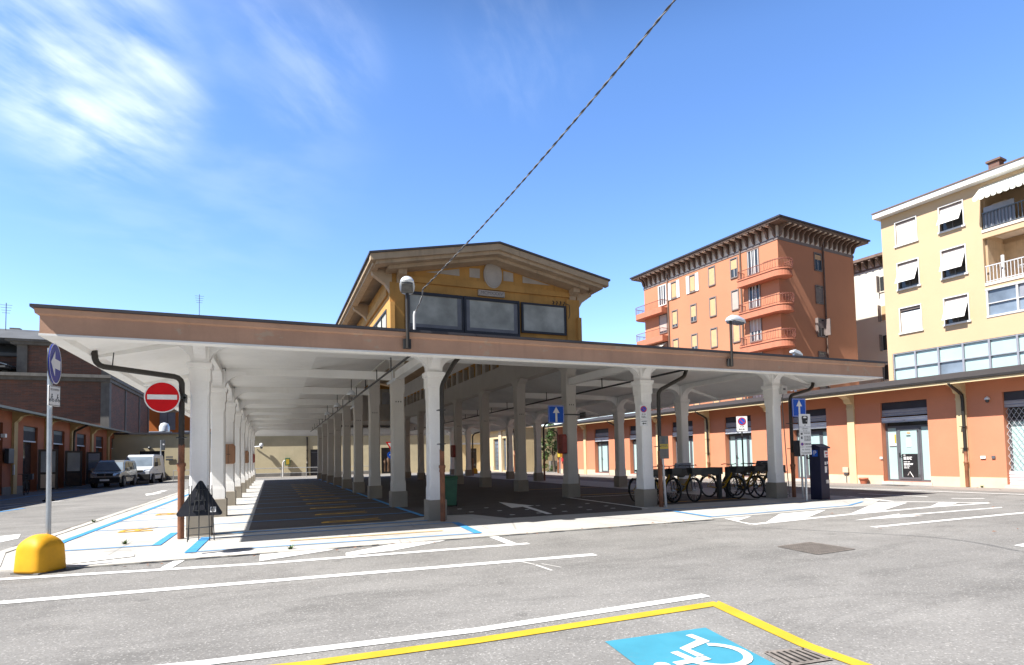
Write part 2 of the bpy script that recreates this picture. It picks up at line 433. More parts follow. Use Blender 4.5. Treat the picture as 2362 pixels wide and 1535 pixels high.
    def build(s, name, mats, parent=None, bevel=0., recalc=True):
        me = bpy.data.meshes.new(name)
        me.from_pydata([tuple(v) for v in s.v], [], s.f)
        if isinstance(mats, str): mats = [mats]
        for m in mats: me.materials.append(MATS[m])
        me.polygons.foreach_set('material_index', s.mi)
        me.polygons.foreach_set('use_smooth', s.sm)
        if recalc:
            bm = bmesh.new(); bm.from_mesh(me)
            bmesh.ops.recalc_face_normals(bm, faces=bm.faces); bm.to_mesh(me); bm.free()
        me.update()
        o = bpy.data.objects.new(name, me); COL.objects.link(o)
        if parent: o.parent = parent
        if bevel:
            md = o.modifiers.new('bevel', 'BEVEL'); md.width = bevel; md.segments = 2; md.limit_method = 'ANGLE'; md.angle_limit = radians(40)
        return o

def _split(s, name, mats, parent=None, **kw):
    """every connected piece becomes an object of its own"""
    n = len(s.v); par = list(range(n))
    def find(i):
        while par[i] != i: par[i] = par[par[i]]; i = par[i]
        return i
    for f in s.f:
        a = find(f[0])
        for i in f[1:]: par[find(i)] = a
    groups = {}
    for k, f in enumerate(s.f): groups.setdefault(find(f[0]), []).append(k)
    out = []
    for ks in groups.values():
        q = MB(); mp_ = {}
        for k in ks:
            idx = []
            for i in s.f[k]:
                if i not in mp_: mp_[i] = len(q.v); q.v.append(s.v[i])
                idx.append(mp_[i])
            q.f.append(tuple(idx)); q.mi.append(s.mi[k]); q.sm.append(s.sm[k])
        out.append(q.build(name, mats, parent, **kw))
    return out
MB.split = _split
def tag(o, label, cat, group=None):
    o['label'] = label; o['category'] = cat
    if group: o['group'] = group
    return o
def thing(name, label, cat, loc=(0, 0, 0), rz=0., group=None):
    o = bpy.data.objects.new(name, None); COL.objects.link(o)
    o.location = loc; o.rotation_euler = (0, 0, rz); o.empty_display_size = .3
    return tag(o, label, cat, group)
def struct(name, mb, mat):
    o = mb.build(name, mat); o['kind'] = 'structure'; return o
def copy_tree(o, parent=None):
    c = o.copy(); COL.objects.link(c)
    if parent: c.parent = parent
    for ch in list(o.children): copy_tree(ch, c)
    return c
def label(o, t): o['label'] = t; return o

# ------------------------------------------------------------------ ground, pavement, paint
g = MB(); g.add([(-400, -300, 0), (400, -300, 0), (400, 600, 0), (-400, 600, 0)], [(0, 1, 2, 3)])
struct('ground', g, 'asphalt')
def sheet(pts, z): return [(x, y, z) for x, y in pts]
sl_ = MB()
sl_.prism([(-3.95, 12.0), (-3.45, 10.3), (-2.9, 9.95), (8.4, 9.62), (13.6, 9.75), (15.1, 10.6), (15.6, 12.2), (15.6, 48.2), (-3.95, 48.2)], .0, .012)
struct('pavement', sl_, 'concrete')
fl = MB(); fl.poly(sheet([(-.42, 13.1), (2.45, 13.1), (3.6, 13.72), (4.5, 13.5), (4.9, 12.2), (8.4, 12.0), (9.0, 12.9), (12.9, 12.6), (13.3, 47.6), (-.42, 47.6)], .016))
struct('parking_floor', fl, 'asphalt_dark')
kb = MB()
for pts in ([(-3.95, 12.0), (-4.12, 12.0), (-3.6, 10.2), (-3.45, 10.3)], [(-3.45, 10.3), (-3.6, 10.2), (-2.95, 9.75), (-2.9, 9.95)],
            [(-2.9, 9.95), (-2.95, 9.75), (8.4, 9.47), (8.4, 9.62)], [(-3.95, 12.0), (-4.12, 12.0), (-4.2, 48.2), (-3.95, 48.2)]):
    kb.prism(pts, 0, .02)
struct('kerb', kb, 'kerb_stone')
kj = MB()
rnd_ = random.Random(11)
def wob(p, q_, n_): return [(p[0] + (q_[0] - p[0]) * i / n_ + rnd_.uniform(-.012, .012), p[1] + (q_[1] - p[1]) * i / n_ + rnd_.uniform(-.012, .012)) for i in range(n_ + 1)]
for p, q_, n_, w_ in (((-2.95, 9.74), (8.4, 9.46), 60, .022), ((-3.6, 10.2), (-2.95, 9.75), 8, .03), ((-4.12, 12.0), (-3.6, 10.2), 14, .03), ((-4.2, 48.0), (-4.12, 12.0), 90, .03), ((-3.2, 11.2), (-1.9, 11.28), 14, .016), ((-3.95, 12.0), (-3.95, 30.0), 60, .012)):
    for k_ in range(0, n_ - 3, 4):
        if rnd_.random() < .78:
            seg = wob(p, q_, n_)[k_:k_ + 5]
            v_, f_ = [], []
            P_ = [Vector(c) for c in seg]; d_ = (P_[-1] - P_[0]).normalized(); nn_ = Vector((-d_.y, d_.x)) * w_ / 2
            for c in P_:
                sc_ = rnd_.uniform(.4, 1.3); v_ += [(c.x + nn_.x * sc_, c.y + nn_.y * sc_, .0245), (c.x - nn_.x * sc_, c.y - nn_.y * sc_, .0245)]
            kj.add(v_, [(2 * i, 2 * i + 1, 2 * i + 3, 2 * i + 2) for i in range(len(P_) - 1)])
struct('kerb_joint', kj, 'joint_dirt')
wk = MB(); wk.poly(sheet([(22.6, 4), (22.6, 14), (21.0, 41), (20.0, 57), (18.0, 57), (19.3, 30), (20.6, 10), (21, 4)], .004))
struct('sidewalk', wk, 'walkway')
rs = MB(); rs.poly(sheet([(-5.5, 56.4), (17.6, 54.0), (18.5, 56.8), (-5.5, 59.0)], .004))
struct('rear_sidewalk', rs, 'walkway')

def band(pts, w, z):
    """strip of paint of width w along a polyline"""
    mb_v = []
    P = [Vector((x, y)) for x, y in pts]; n = len(P)
    for i, p in enumerate(P):
        d = (P[min(i + 1, n - 1)] - P[max(i - 1, 0)]).normalized(); nn = Vector((-d.y, d.x)) * w / 2
        if 0 < i < n - 1:
            d1 = (P[i] - P[i - 1]).normalized(); nn = nn / max(.5, abs(Vector((-d.y, d.x)).dot(Vector((-d1.y, d1.x)))))
        mb_v += [(p.x + nn.x, p.y + nn.y, z), (p.x - nn.x, p.y - nn.y, z)]
    return mb_v, [(2 * i, 2 * i + 1, 2 * i + 3, 2 * i + 2) for i in range(n - 1)]
wl = MB()
wl.add(*band([(-6.0, 8.12), (-2.57, 7.71), (4.17, 7.115)], .17, .006))
wl.add(*band([(-6.0, 9.75), (-3.12, 9.31), (-.14, 8.80), (3.79, 8.545)], .16, .006))
wl.add(*band([(-3.0, 5.02), (-.45, 4.68), (1.53, 4.52), (3.91, 4.56)], .125, .006))
wl.add(*band([(9.86, 7.065), (14.6, 6.99), (20.5, 6.6)], .14, .006))
wl.add(*band([(8.46, 8.50), (11.45, 8.70), (14.32, 8.74), (16.25, 8.61)], .15, .006))
wl.add(*band([(16.3, 8.62), (15.05, 10.2), (15.75, 12.0)], .14, .0065))
wl.add(*band([(19.9, 8.6), (18.8, 15.0), (17.6, 30.0), (16.9, 46.0)], .16, .009))
wl.add(*band([(17.05, 9.92), (17.6, 9.42)], .14, .006))
wl.add(*band([(17.0, 12.6), (17.15, 10.6)], .14, .006))
wl.add(*band([(-9.5, 22.3), (-7.73, 29.17), (-9.26, 27.53)], .14, .006))
wl.poly(sheet([(9.57, 4.79), (10.4, 4.86), (10.4, 4.66), (9.53, 4.65)], .006))
struct('lane_marking', wl, 'paint_white')
ht = MB()
for pts in ([(-.16, 9.86), (.97, 9.70), (.84, 9.52), (-.15, 9.02)], [(1.03, 9.12), (1.77, 9.62), (2.79, 9.70), (2.68, 9.56), (1.73, 8.98), (1.0, 8.83)],
            [(3.50, 9.65), (3.66, 9.62), (3.62, 8.63), (3.46, 8.62)], [(-1.37, 9.16), (-1.23, 9.05), (-1.14, 9.72), (-1.28, 9.74)],
            [(8.74, 9.55), (9.50, 9.55), (8.62, 9.05), (8.53, 8.51), (8.40, 8.51)], [(8.77, 8.50), (10.35, 9.58), (11.85, 9.62), (9.95, 8.60)],
            [(11.50, 8.75), (14.4, 10.2), (14.95, 9.75), (12.60, 8.80)], [(14.33, 8.82), (15.5, 9.33), (15.75, 9.02), (14.99, 8.76)]):
    ht.poly(sheet(pts, .007))
struct('hatch_marking', ht, 'paint_white')
hw = MB()
hw.poly(sheet([(-3.30, 10.40), (-2.75, 10.62), (-1.95, 10.72), (-1.9, 10.42), (-2.6, 10.12)], .022))
hw.poly(sheet([(-1.8, 10.25), (-1.15, 10.22), (-.2, 9.98), (-.2, 9.72), (-1.9, 9.86), (-2.8, 9.98)], .022))
struct('worn_marking', hw, 'paint_white_worn')
ar = MB()
ar.poly(sheet([(-5.06, 15.1), (-4.8, 15.31), (-4.55, 14.42), (-4.65, 13.88), (-5.3, 14.2)], .006))
ar.poly(sheet([(10.50, 7.92), (12.32, 8.22), (12.1, 8.06), (15.38, 7.89), (15.24, 7.80), (12.1, 7.93), (12.3, 7.70)], .006))
ar.poly(sheet([(6.39, 16.62), (6.72, 14.72), (6.50, 14.68), (6.13, 12.39), (6.00, 12.47), (6.33, 14.62), (5.94, 14.47)], .022))
ar.poly(sheet([(-5.3, 35.5), (-5.0, 35.5), (-5.0, 32.5), (-4.8, 32.5), (-5.15, 30.6), (-5.5, 32.5), (-5.3, 32.5)], .006))
struct('arrow_marking', ar, 'paint_white')
fr = MB()
for a, b_, w in (((3.05, 7.12), (3.12, 6.86), .022), ((3.12, 6.82), (3.14, 6.40), .035), ((3.22, 6.86), (3.33, 6.52), .015)):
    fr.add(*band([a, b_], w, .006))
struct('chalk_marking', fr, 'paint_white_worn')
dots = MB()
for y0 in (14.0, 15.0):
    for k in range(6):
        x = 4.6 + k * .72; dots.poly(sheet([(x, y0 - k * .12), (x + .12, y0 - k * .12), (x + .12, y0 + .1 - k * .12), (x, y0 + .1 - k * .12)], .022))
for k in range(5):
    x = 5.2 + k * .7; dots.poly(sheet([(x, 12.75), (x + .12, 12.72), (x + .12, 12.82), (x, 12.85)], .022))
dots.add(*band([(8.95, 17.0), (8.8, 13.4), (8.72, 12.2)], .10, .022)); dots.add(*band([(9.4, 16.8), (12.8, 16.6)], .08, .022))
struct('bay_edge_marking', dots, 'paint_white')
ye = MB()
ye.add(*band([(-3.0, 4.75), (.19, 4.32), (1.44, 4.265), (3.80, 4.27)], .135, .0065))
ye.poly(sheet([(3.68, 4.205), (3.86, 4.335), (3.58, 3.06), (3.55, 2.0), (3.43, 2.0), (3.46, 3.08)], .0068))
struct('yellow_bay_marking', ye, 'paint_yellow')
am = MB()
for k in range(15):
    y = 13.75 + 2.085 * k
    if k < 12: am.text('R', 1.9, T(1.75, y, .022) @ Matrix(((0, -1, 0, 0), (.45, 0, 0, 0), (0, 0, 1, 0), (0, 0, 0, 1))))
for k in range(8):
    am.text('R', 1.05, T(-2.55, 14.55 + 4.17 * k, .022) @ Matrix(((0, -.85, 0, 0), (1.45, 0, 0, 0), (0, 0, 1, 0), (0, 0, 0, 1))))
for y in (10.95,): am.add(*band([(.3, y), (3.0, y - .15)], .06, .022))
for k in range(3): am.add(*band([(9.3 + .05 * k, 13.5 + 4.17 * k), (12.9, 13.2 + 4.17 * k)], .10, .022))
for k in range(4): am.add(*band([(-9.3, 28 + 4 * k), (-8.4, 28.6 + 4 * k)], .16, .006))
struct('yellow_letter_marking', am, 'paint_amber')
bl = MB()
bl.add(*band([(-3.42, 11.9), (-3.50, 13.1), (-3.40, 26.5), (-3.4, 46.5)], .13, .023))
bl.add(*band([(-3.2, 11.74), (-1.82, 11.66)], .07, .023)); bl.add(*band([(-1.80, 11.6), (-1.78, 13.5)], .13, .0235))
bl.add(*band([(-1.16, 10.36), (-1.11, 12.3)], .16, .0235)); bl.add(*band([(-1.2, 10.44), (-.16, 10.36), (3.5, 10.08)], .06, .023))
bl.add(*band([(3.61, 12.0), (3.47, 10.08)], .15, .0235)); bl.add(*band([(-1.05, 12.12), (3.6, 12.04)], .075, .023)); bl.add(*band([(-1.0, 12.78), (3.3, 12.76)], .11, .023))
bl.add(*band([(8.86, 11.74), (8.66, 9.84)], .10, .023)); bl.add(*band([(8.62, 9.86), (13.1, 9.98), (14.3, 10.5)], .06, .0235)); bl.add(*band([(8.84, 11.74), (12.4, 11.4), (13.6, 11.5)], .06, .023))
bl.add(*band([(3.36, 13.8), (3.3, 17.1), (3.3, 46)], .12, .023))
for k in range(15):
    y = 14.86 + 2.085 * k
    bl.add(*band([(-.9, y), (3.3, y)], .09, .0228)); bl.add(*band([(-3.4, y), (-.9, y)], .07, .0228))
bl.add(*band([(-8.0, 22.5), (-7.7, 24.8)], .14, .006)); bl.add(*band([(-8.2, 30), (-8.0, 48.0)], .14, .006)); bl.add(*band([(-10.6, 28), (-10.4, 56)], .14, .006))
struct('blue_bay_marking', bl, 'paint_blue')
db = MB()
db.poly(sheet([(2.29, 3.80), (3.18, 3.73), (3.03, 2.89), (2.17, 2.96)], .006))
struct('disabled_bay_marking', db, 'paint_cyan')
dw = MB()
dw.add(*band([(2.935, 3.635), (2.94, 3.475), (2.70, 3.395), (2.70, 3.225)], .062, .010))
dw.add(*band([(2.59, 3.375), (2.60, 3.215)], .062, .0105)); dw.add(*band([(2.72, 3.175), (2.45, 3.18)], .066, .0115))
arc = []; cxa, cya = 2.80, 3.20
for i in range(18):
    a = radians(62) - radians(235) * i / 17
    arc.append((a,))
ro, ri = .245, .185
op = [(cxa + ro * cos(a[0]), cya + ro * sin(a[0])) for a in arc]; ip = [(cxa + ri * cos(a[0]), cya + ri * sin(a[0])) for a in arc]
dw.add(sheet(op, .0125) + sheet(ip, .0125), [(i, i + 1, 18 + i + 1, 18 + i) for i in range(17)])
dw.poly(sheet([(2.36 + .055 * cos(i * pi / 8), 3.20 + .055 * sin(i * pi / 8)) for i in range(16)], .010))
struct('wheelchair_marking', dw, 'paint_white')
# drain covers
def drain(name, lab, corners, z, bars, mat_f, mat_b, cat='drain cover'):
    t = thing(name, lab, cat, (corners[0][0], corners[0][1], 0))
    o = Vector((corners[0][0], corners[0][1], 0)); Cn = [Vector((x, y, 0)) - o for x, y in corners]
    b1 = MB(); b1.poly([(c.x, c.y, z) for c in Cn]); b1.build('recess', mat_b, t)
    fb = MB()
    for i in range(4):
        a, b2 = Cn[i], Cn[(i + 1) % 4]; fb.add(*[[(v[0], v[1], z + .004) for v in band([(a.x, a.y), (b2.x, b2.y)], .035, 0)[0]], band([(a.x, a.y), (b2.x, b2.y)], .035, 0)[1]])
    fb.build('rim', mat_f, t)
    gb = MB()
    for k in range(1, bars):
        f = k / bars; a = Cn[0].lerp(Cn[1], f); b2 = Cn[3].lerp(Cn[2], f)
        v, fc = band([(a.x, a.y), (b2.x, b2.y)], .028 if bars < 12 else .016, 0); gb.add([(q[0], q[1], z + .005) for q in v], fc)
    if bars >= 12:
        for k in range(1, bars):
            f = k / bars; a = Cn[0].lerp(Cn[3], f); b2 = Cn[1].lerp(Cn[2], f)
            v, fc = band([(a.x, a.y), (b2.x, b2.y)], .016, 0); gb.add([(q[0], q[1], z + .0062) for q in v], fc)
    gb.build('grating', mat_f, t)
drain('manhole_cover', 'large rusty diamond patterned manhole cover set in the open asphalt', [(6.80, 6.35), (7.52, 6.40), (7.49, 5.66), (6.72, 5.62)], .005, 16, 'rust_grate', 'concrete_old')
drain('storm_drain', 'rusty slotted storm drain beside the yellow bay line', [(3.15, 3.09), (3.44, 3.03), (3.43, 2.80), (3.10, 2.84)], .005, 6, 'rust_grate', 'grate_dark')

# ------------------------------------------------------------------ the market canopy
CA = thing('market_canopy', 'wide white pillared canopy with brown fascia and an ochre gabled hall rising from it', 'market hall', (0, 0, 0))
X0, X1, Y0, Y1 = -3.17, 15.57, 10.65, 48.0
CXS = [-1.27, 3.405, 9.115, 13.77]
CYS = [12.83 + 4.171 * n for n in range(9)]
def rect(off): return [(X0 - off, Y0 - off), (X1 + off, Y0 - off), (X1 + off, Y1 + off), (X0 - off, Y1 + off)]
def ring(mb, prof, smooth=False):
    vs = []; fs = []
    for off, z in prof: vs += [(x, y, z) for x, y in rect(off)]
    for i in range(len(prof) - 1):
        for j in range(4): fs.append((i * 4 + j, i * 4 + (j + 1) % 4, (i + 1) * 4 + (j + 1) % 4, (i + 1) * 4 + j))
    mb.add(vs, fs)
m = MB(); ring(m, [(0, 3.372), (0, 3.655), (.045, 3.675), (.055, 3.745), (.055, 3.752)]); m.build('fascia', 'fascia_brown', CA)
m = MB(); ring(m, [(.056, 3.752), (.095, 3.757), (.095, 3.80), (-.25, 3.81)]); m.build('roof_edging', 'roof_sheet', CA)
m = MB(); ring(m, [(.004, 3.384), (.008, 3.382), (.008, 3.352), (-.22, 3.35), (-.26, 3.43)]); m.build('edge_beam', 'white_soffit', CA)
# folded soffit and roof skin
def loops(mb, L):
    vs = []; fs = []
    for (x0, y0, x1, y1, z) in L: vs += [(x0, y0, z), (x1, y0, z), (x1, y1, z), (x0, y1, z)]
    for i in range(len(L) - 1):
        for j in range(4): fs.append((i * 4 + j, i * 4 + (j + 1) % 4, (i + 1) * 4 + (j + 1) % 4, (i + 1) * 4 + j))
    mb.add(vs, fs)
SOFF = [(X0 + .26, Y0 + .26, X1 - .26, Y1 - .26, 3.43), (CXS[0], CYS[0], CXS[3], CYS[8], 3.87), (1.0, 14.7, 11.5, 46.5, 3.92), (3.25, 16.95, 9.50, 46.3, 4.50)]
m = MB(); loops(m, SOFF); m.build('soffit', 'white_soffit', CA, recalc=False)
m = MB(); loops(m, [(X0 - .09, Y0 - .09, X1 + .09, Y1 + .09, 3.803), (CXS[0], CYS[0], CXS[3], CYS[8], 4.02), (1.0, 14.7, 11.5, 46.5, 4.10), (3.2, 16.9, 9.55, 46.35, 4.72)]); m.build('roof_skin', 'roof_sheet', CA)
# ribs: ties along X on every row, ties along Y on the outer rows and in the front bay
m = MB()
h = .10
for j, y in enumerate(CYS):
    segs = [(CXS[0], CXS[3])] if j == 0 else [(CXS[0], CXS[1]), (CXS[2], CXS[3])]
    for a, b in segs: m.box(a + .18, y - h, 3.72, b - .18, y + h, 3.94)
    # tapering cantilever to both side edges
    m.prism([(CXS[0] - .19, 3.70), (CXS[0] - .19, 3.90), (X0 + .24, 3.47), (X0 + .24, 3.37)], y - h, y + h, 'y')
    m.prism([(CXS[3] + .19, 3.70), (CXS[3] + .19, 3.90), (X1 - .24, 3.47), (X1 - .24, 3.37)], y - h, y + h, 'y')
m.split('cross_rib', 'white_soffit', CA)
m = MB()
for i, x in enumerate(CXS):
    for j in range(8):
        if i in (0, 3) or j == 0: m.box(x - h, CYS[j] + .19, 3.724, x + h, CYS[j + 1] - .19, 3.945)
    m.prism([(CYS[0] - .19, 3.702), (CYS[0] - .19, 3.90), (Y0 + .24, 3.472), (Y0 + .24, 3.372)], x - h, x + h, 'x')
    m.prism([(CYS[8] + .19, 3.702), (CYS[8] + .19, 3.90), (Y1 - .24, 3.472), (Y1 - .24, 3.372)], x - h, x + h, 'x')
for sx, xe, cx in ((-1, X0 + .22, CXS[0]), (1, X1 - .22, CXS[3])):
    a = Vector((cx + sx * .15, CYS[0] - .15, 0)); b = Vector((xe, Y0 + .22, 0)); d = (b - a).normalized(); nn = Vector((-d.y, d.x, 0)) * .09
    q = [a + nn, a - nn, b - nn, b + nn]; zb = [3.70, 3.70, 3.37, 3.37]; zt = [3.9, 3.9, 3.45, 3.45]
    m.add([(p.x, p.y, z) for p, z in zip(q, zb)] + [(p.x, p.y, z) for p, z in zip(q, zt)], [(0, 1, 2, 3), (4, 5, 6, 7), (0, 1, 5, 4), (1, 2, 6, 5), (2, 3, 7, 6), (3, 0, 4, 7)])
m.split('long_rib', 'white_soffit', CA)

# columns
def sq(hw, ch=0.):
    if ch <= 0: ch = .004
    return [(hw, -hw + ch), (hw, hw - ch), (hw - ch, hw), (-hw + ch, hw), (-hw, hw - ch), (-hw, -hw + ch), (-hw + ch, -hw), (hw - ch, -hw)]
def stack(mb, secs):
    """secs: (z, halfwidth, chamfer)"""
    vs = []
    for z, hw, ch in secs: vs += [(x, y, z) for x, y in sq(hw, ch)]
    fs = []
    for i in range(len(secs) - 1):
        for j in range(8): fs.append((i * 8 + j, i * 8 + (j + 1) % 8, i * 8 + 8 + (j + 1) % 8, i * 8 + 8 + j))
    k = len(secs) - 1
    fs += [tuple(range(8))[::-1], tuple(range(k * 8, k * 8 + 8))]
    return mb.add(vs, fs)
def outer_column():
    c = stack(MB(), [(.46, .172, 0), (.72, .172, 0), (.80, .166, .034), (2.72, .160, .034), (2.80, .166, 0), (3.0, .166, 0)]).build('column', 'white_render', CA)
    stack(MB(), [(0, .21, 0), (.462, .21, 0), (.47, .204, 0)]).build('plinth', 'plinth_render', c)
    k = stack(MB(), [(2.99, .186, 0), (3.235, .186, 0), (3.25, .212, 0), (3.335, .220, 0), (3.35, .212, 0)])
    stack(k, [(3.35, .165, 0), (3.85, .165, 0)])
    prof = [(.16, 3.352)] + [(.16 + .50 * (1 - cos(t * pi / 2 / 8)), 3.36 + .36 * sin(t * pi / 2 / 8)) for t in range(9)] + [(.16 + .50, 3.80), (.16, 3.80)]
    for a in range(4):
        k.M = RZ(a * pi / 2); k.prism(prof, -.105, .105, 'y')
    k.build('capital', 'white_render', c)
    return c
def nave_column():
    q = MB()
    stack(q, [(.46, .190, 0), (.70, .190, 0), (.78, .182, .03), (3.3, .176, .03), (3.38, .184, 0), (4.5, .184, 0)])
    for sg in (-1, 1):      # haunch under the long beam
        q.prism([(sg * .18, 4.08), (sg * .18, 4.46), (sg * .52, 4.46), (sg * .46, 4.38), (sg * .28, 4.26)], -.17, .17, 'x')
    for k in (-1, 0, 1): pass
    c = q.build('column', 'shaded_render', CA)
    stack(MB(), [(0, .225, 0), (.462, .225, 0), (.47, .219, 0)]).build('plinth', 'plinth_render', c)
    e = MB()
    for dx in (-.07, 0, .07): e.box(dx - .012, -.186, 3.05, dx + .012, -.170, 3.09)
    e.build('fixing_bolt', 'iron_dark', c)
    return c
oc = outer_column(); nc = nave_column(); first = {0: True, 1: True}
for i, x in enumerate(CXS):
    for j, y in enumerate(CYS):
        kind = 0 if (i in (0, 3) or j == 0) else 1
        src = oc if kind == 0 else nc
        o = src if first[kind] else copy_tree(src, CA)
        first[kind] = False
        o.location = (x, y, 0)

# nave: long beams, clerestory, gables, roof
NX0, NX1, NY0, NY1 = 3.22, 9.53, 16.95, 46.4
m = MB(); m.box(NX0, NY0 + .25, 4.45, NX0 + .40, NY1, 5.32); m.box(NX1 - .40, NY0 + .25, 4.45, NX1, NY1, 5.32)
m.split('nave_beam', 'shaded_render', CA)
for sx, xo in ((1, NX0), (-1, NX1)):
    post = MB(); amb = MB(); ext = MB()
    for jj in range(1, 8):
        for q_ in range(4):
            y = CYS[jj] + q_ * 1.043
            hw_ = .22 if q_ == 0 else .12
            post.box(xo + sx * .06, max(y - hw_, NY0 + .27), 5.32, xo + sx * .41, y + hw_, 5.97)
            amb.box(xo + sx * .17, y + hw_, 5.33, xo + sx * .21, y + 1.043 - (.22 if q_ == 3 else .12), 5.965)
    ln = MB(); ln.box(xo + sx * .402, NY0 + .26, 5.98, xo + sx * .43, NY1 - .26, 6.9); ln.build('inner_lining', 'white_render', CA)
    post.split('clerestory_mullion', 'shaded_render', CA); amb.split('clerestory_panel', 'amber_panel', CA)
    for j in range(1, 8):
        ya, yb = CYS[j] + .38, CYS[j + 1] - .22
        w = MB(); w.box(xo - sx * .012, ya, 5.10, xo + sx * .04, yb, 5.88); wo_ = w.build('clerestory_window', 'frosted_pane', CA)
        f_ = MB()
        for q in range(5):
            yy = ya + (yb - ya) * q / 4; f_.box(xo - sx * .045, yy - .03, 5.08, xo - sx * .01, yy + .03, 5.9)
        f_.box(xo - sx * .05, ya, 5.86, xo - sx * .012, yb, 5.92); f_.build('window_frame', 'iron_dark', wo_)
    e = MB()
    e.box(xo - sx * .002, NY0 + .004, 5.92, xo + sx * .40, NY1, 6.92)
    e.box(xo - sx * .06, NY0 + .3, 6.30, xo - sx * .003, NY1, 6.55)
    for j in range(1, 9): e.box(xo - sx * .03, CYS[j] - .22, 4.6, xo + sx * .1, CYS[j] + .36 if j == 1 else CYS[j] + .22, 6.0)
    e.build('clerestory_wall', 'ochre_render', CA)
# roof prism
PX, PZ, EZ, EX0, EX1, RY0, RY1 = 6.375, 7.90, 7.135, 2.53, 10.22, 16.08, 47.2
def rake(zt, zb, dx, y0, y1, name, mat, parent=CA):
    """gable shaped band between two roof parallels"""
    q = MB(); a, b = EX0 + dx, EX1 - dx; s = (PZ - EZ) / (PX - EX0)
    ez = PZ - (PX - a) * s
    q.prism([(a, ez - zt), (PX, PZ - zt), (b, ez - zt), (b, ez - zb), (PX, PZ - zb), (a, ez - zb)], y0, y1, 'y')
    return q.build(name, mat, parent)
rake(-.035, .02, -.04, RY0 - .05, RY1 + .05, 'roof_sheet', 'roof_sheet')
rake(.021, .20, 0, RY0, RY0 + .22, 'verge_board', 'beige_molding')
rake(.201, .30, .16, RY0 + .10, RY0 + .5, 'verge_molding', 'beige_molding')
rake(.022, .16, .05, RY0 + .221, RY1, 'roof_slab', 'beige_molding')
rake(.302, .40, .55, RY0 + .35, NY0 + .05, 'verge_soffit', 'beige_molding')
m = MB()
for sx, xe in ((1, EX0), (-1, EX1)):
    m.box(xe + sx * .02, RY0 + .23, EZ - .15, xe + sx * .14, RY1, EZ + .012)
    m.box(xe + sx * .10, RY0 + .24, EZ - .24, xe + sx * .30, RY1, EZ - .152)
m.split('eave_molding', 'beige_molding', CA)
m = MB()
for sx, xw in ((-1, NX0), (1, NX1)):
    for j in range(1, 9):
        y = CYS[j] + .02
        m.prism([(xw - sx * .05, 6.25), (xw + sx * .14, 6.55), (xw + sx * .50, 6.80), (xw + sx * .56, 6.98), (xw - sx * .05, 6.98)], y - .11, y + .11, 'y')
m.split('eave_bracket', 'beige_molding', CA)
m = MB()
for xc in (3.53, 9.30): m.prism([(NY0 - .02, 6.55), (NY0 - .10, 6.72), (NY0 - .36, 6.80), (NY0 - .40, 7.22), (NY0 - .02, 7.22)], xc - .12, xc + .12, 'x')
m.split('gable_bracket', 'beige_molding', CA)
sl2 = (PZ - EZ) / (PX - EX0)
for yy, nm in ((NY0, 'gable_wall'), (NY1 - .25, 'gable_wall')):
    q = MB(); zz = PZ - .30 - (PX - NX0 - .004) * sl2
    q.prism([(NX0 + .004, 4.46), (NX1 - .004, 4.46), (NX1 - .004, zz), (PX, PZ - .30), (NX0 + .004, zz)], yy, yy + .25, 'y')
    q.build(nm, 'ochre_render', CA)
m = MB()        # raised bands and corner piers of the gable
m.prism([(NX0 + .30, 6.68), (NX1 - .30, 6.68), (NX1 - .30, 6.83), (PX + .02, 6.92), (PX - .02, 6.92), (NX0 + .30, 6.83)], NY0 - .07, NY0 - .001, 'y')
m.box(NX0 - .02, NY0 - .05, 4.5, NX0 + .40, NY0 - .001, 6.62); m.box(NX1 - .46, NY0 - .05, 4.5, NX1 + .02, NY0 - .001, 6.62)
m.build('gable_band', 'ochre_render', CA)
m = MB()
for pts in ([(4.30, 7.04), (5.36, 7.03), (5.36, 7.25)], [(5.69, 7.03), (6.03, 7.03), (6.03, 7.33), (5.69, 7.31)],
            [(6.83, 7.03), (7.17, 7.03), (7.17, 7.31), (6.83, 7.35)], [(7.50, 7.03), (8.52, 7.04), (7.50, 7.25)]):
    m.prism(pts, NY0 - .012, NY0 - .002, 'y')
m.split('gable_panel', 'medallion_stone', CA)
m = MB()
n = 40
for ra, rz_, y0 in ((.305, .435, NY0 - .09), (.255, .385, NY0 - .105)):
    m.prism([(6.45 + ra * cos(2 * pi * i / n), 7.16 + rz_ * sin(2 * pi * i / n)) for i in range(n)], y0, NY0 - .002, 'y')
m.build('oval_medallion', 'medallion_stone', CA, .006)
m = MB(); m.box(5.95, NY0 - .10, 6.46, 6.83, NY0 - .01, 6.64); pq = m.build('date_plaque', 'medallion_stone', CA, .008)
m = MB(); m.text('MCMXXXV', .15, T(6.39, NY0 - .104, 6.55) @ RX90)
for sx in (5.99, 6.79):
    for sz in (6.49, 6.61): m.disc((sx, NY0 - .104, sz), .012, .004, 8)
m.build('date_lettering', 'apt_trim', pq)
m = MB(); m.box(3.76, NY0 - .09, 5.30, 5.40, NY0 - .06, 6.30); m.box(5.50, NY0 - .09, 5.30, 7.26, NY0 - .06, 6.30); gwin = m.build('gable_window', 'frosted_pane', CA)
m = MB()
for x0, x1 in ((3.76, 5.38), (5.52, 7.26)):
    m.box(x0, NY0 - .098, 5.32, x1, NY0 - .0905, 5.42); m.box(x1 - .13, NY0 - .098, 5.4205, x1, NY0 - .0905, 6.285)
    if x0 > 5: m.box(x0, NY0 - .098, 5.4205, x0 + .13, NY0 - .0905, 6.285)
m.build('pane_border', 'panel_border', gwin)
m = MB()
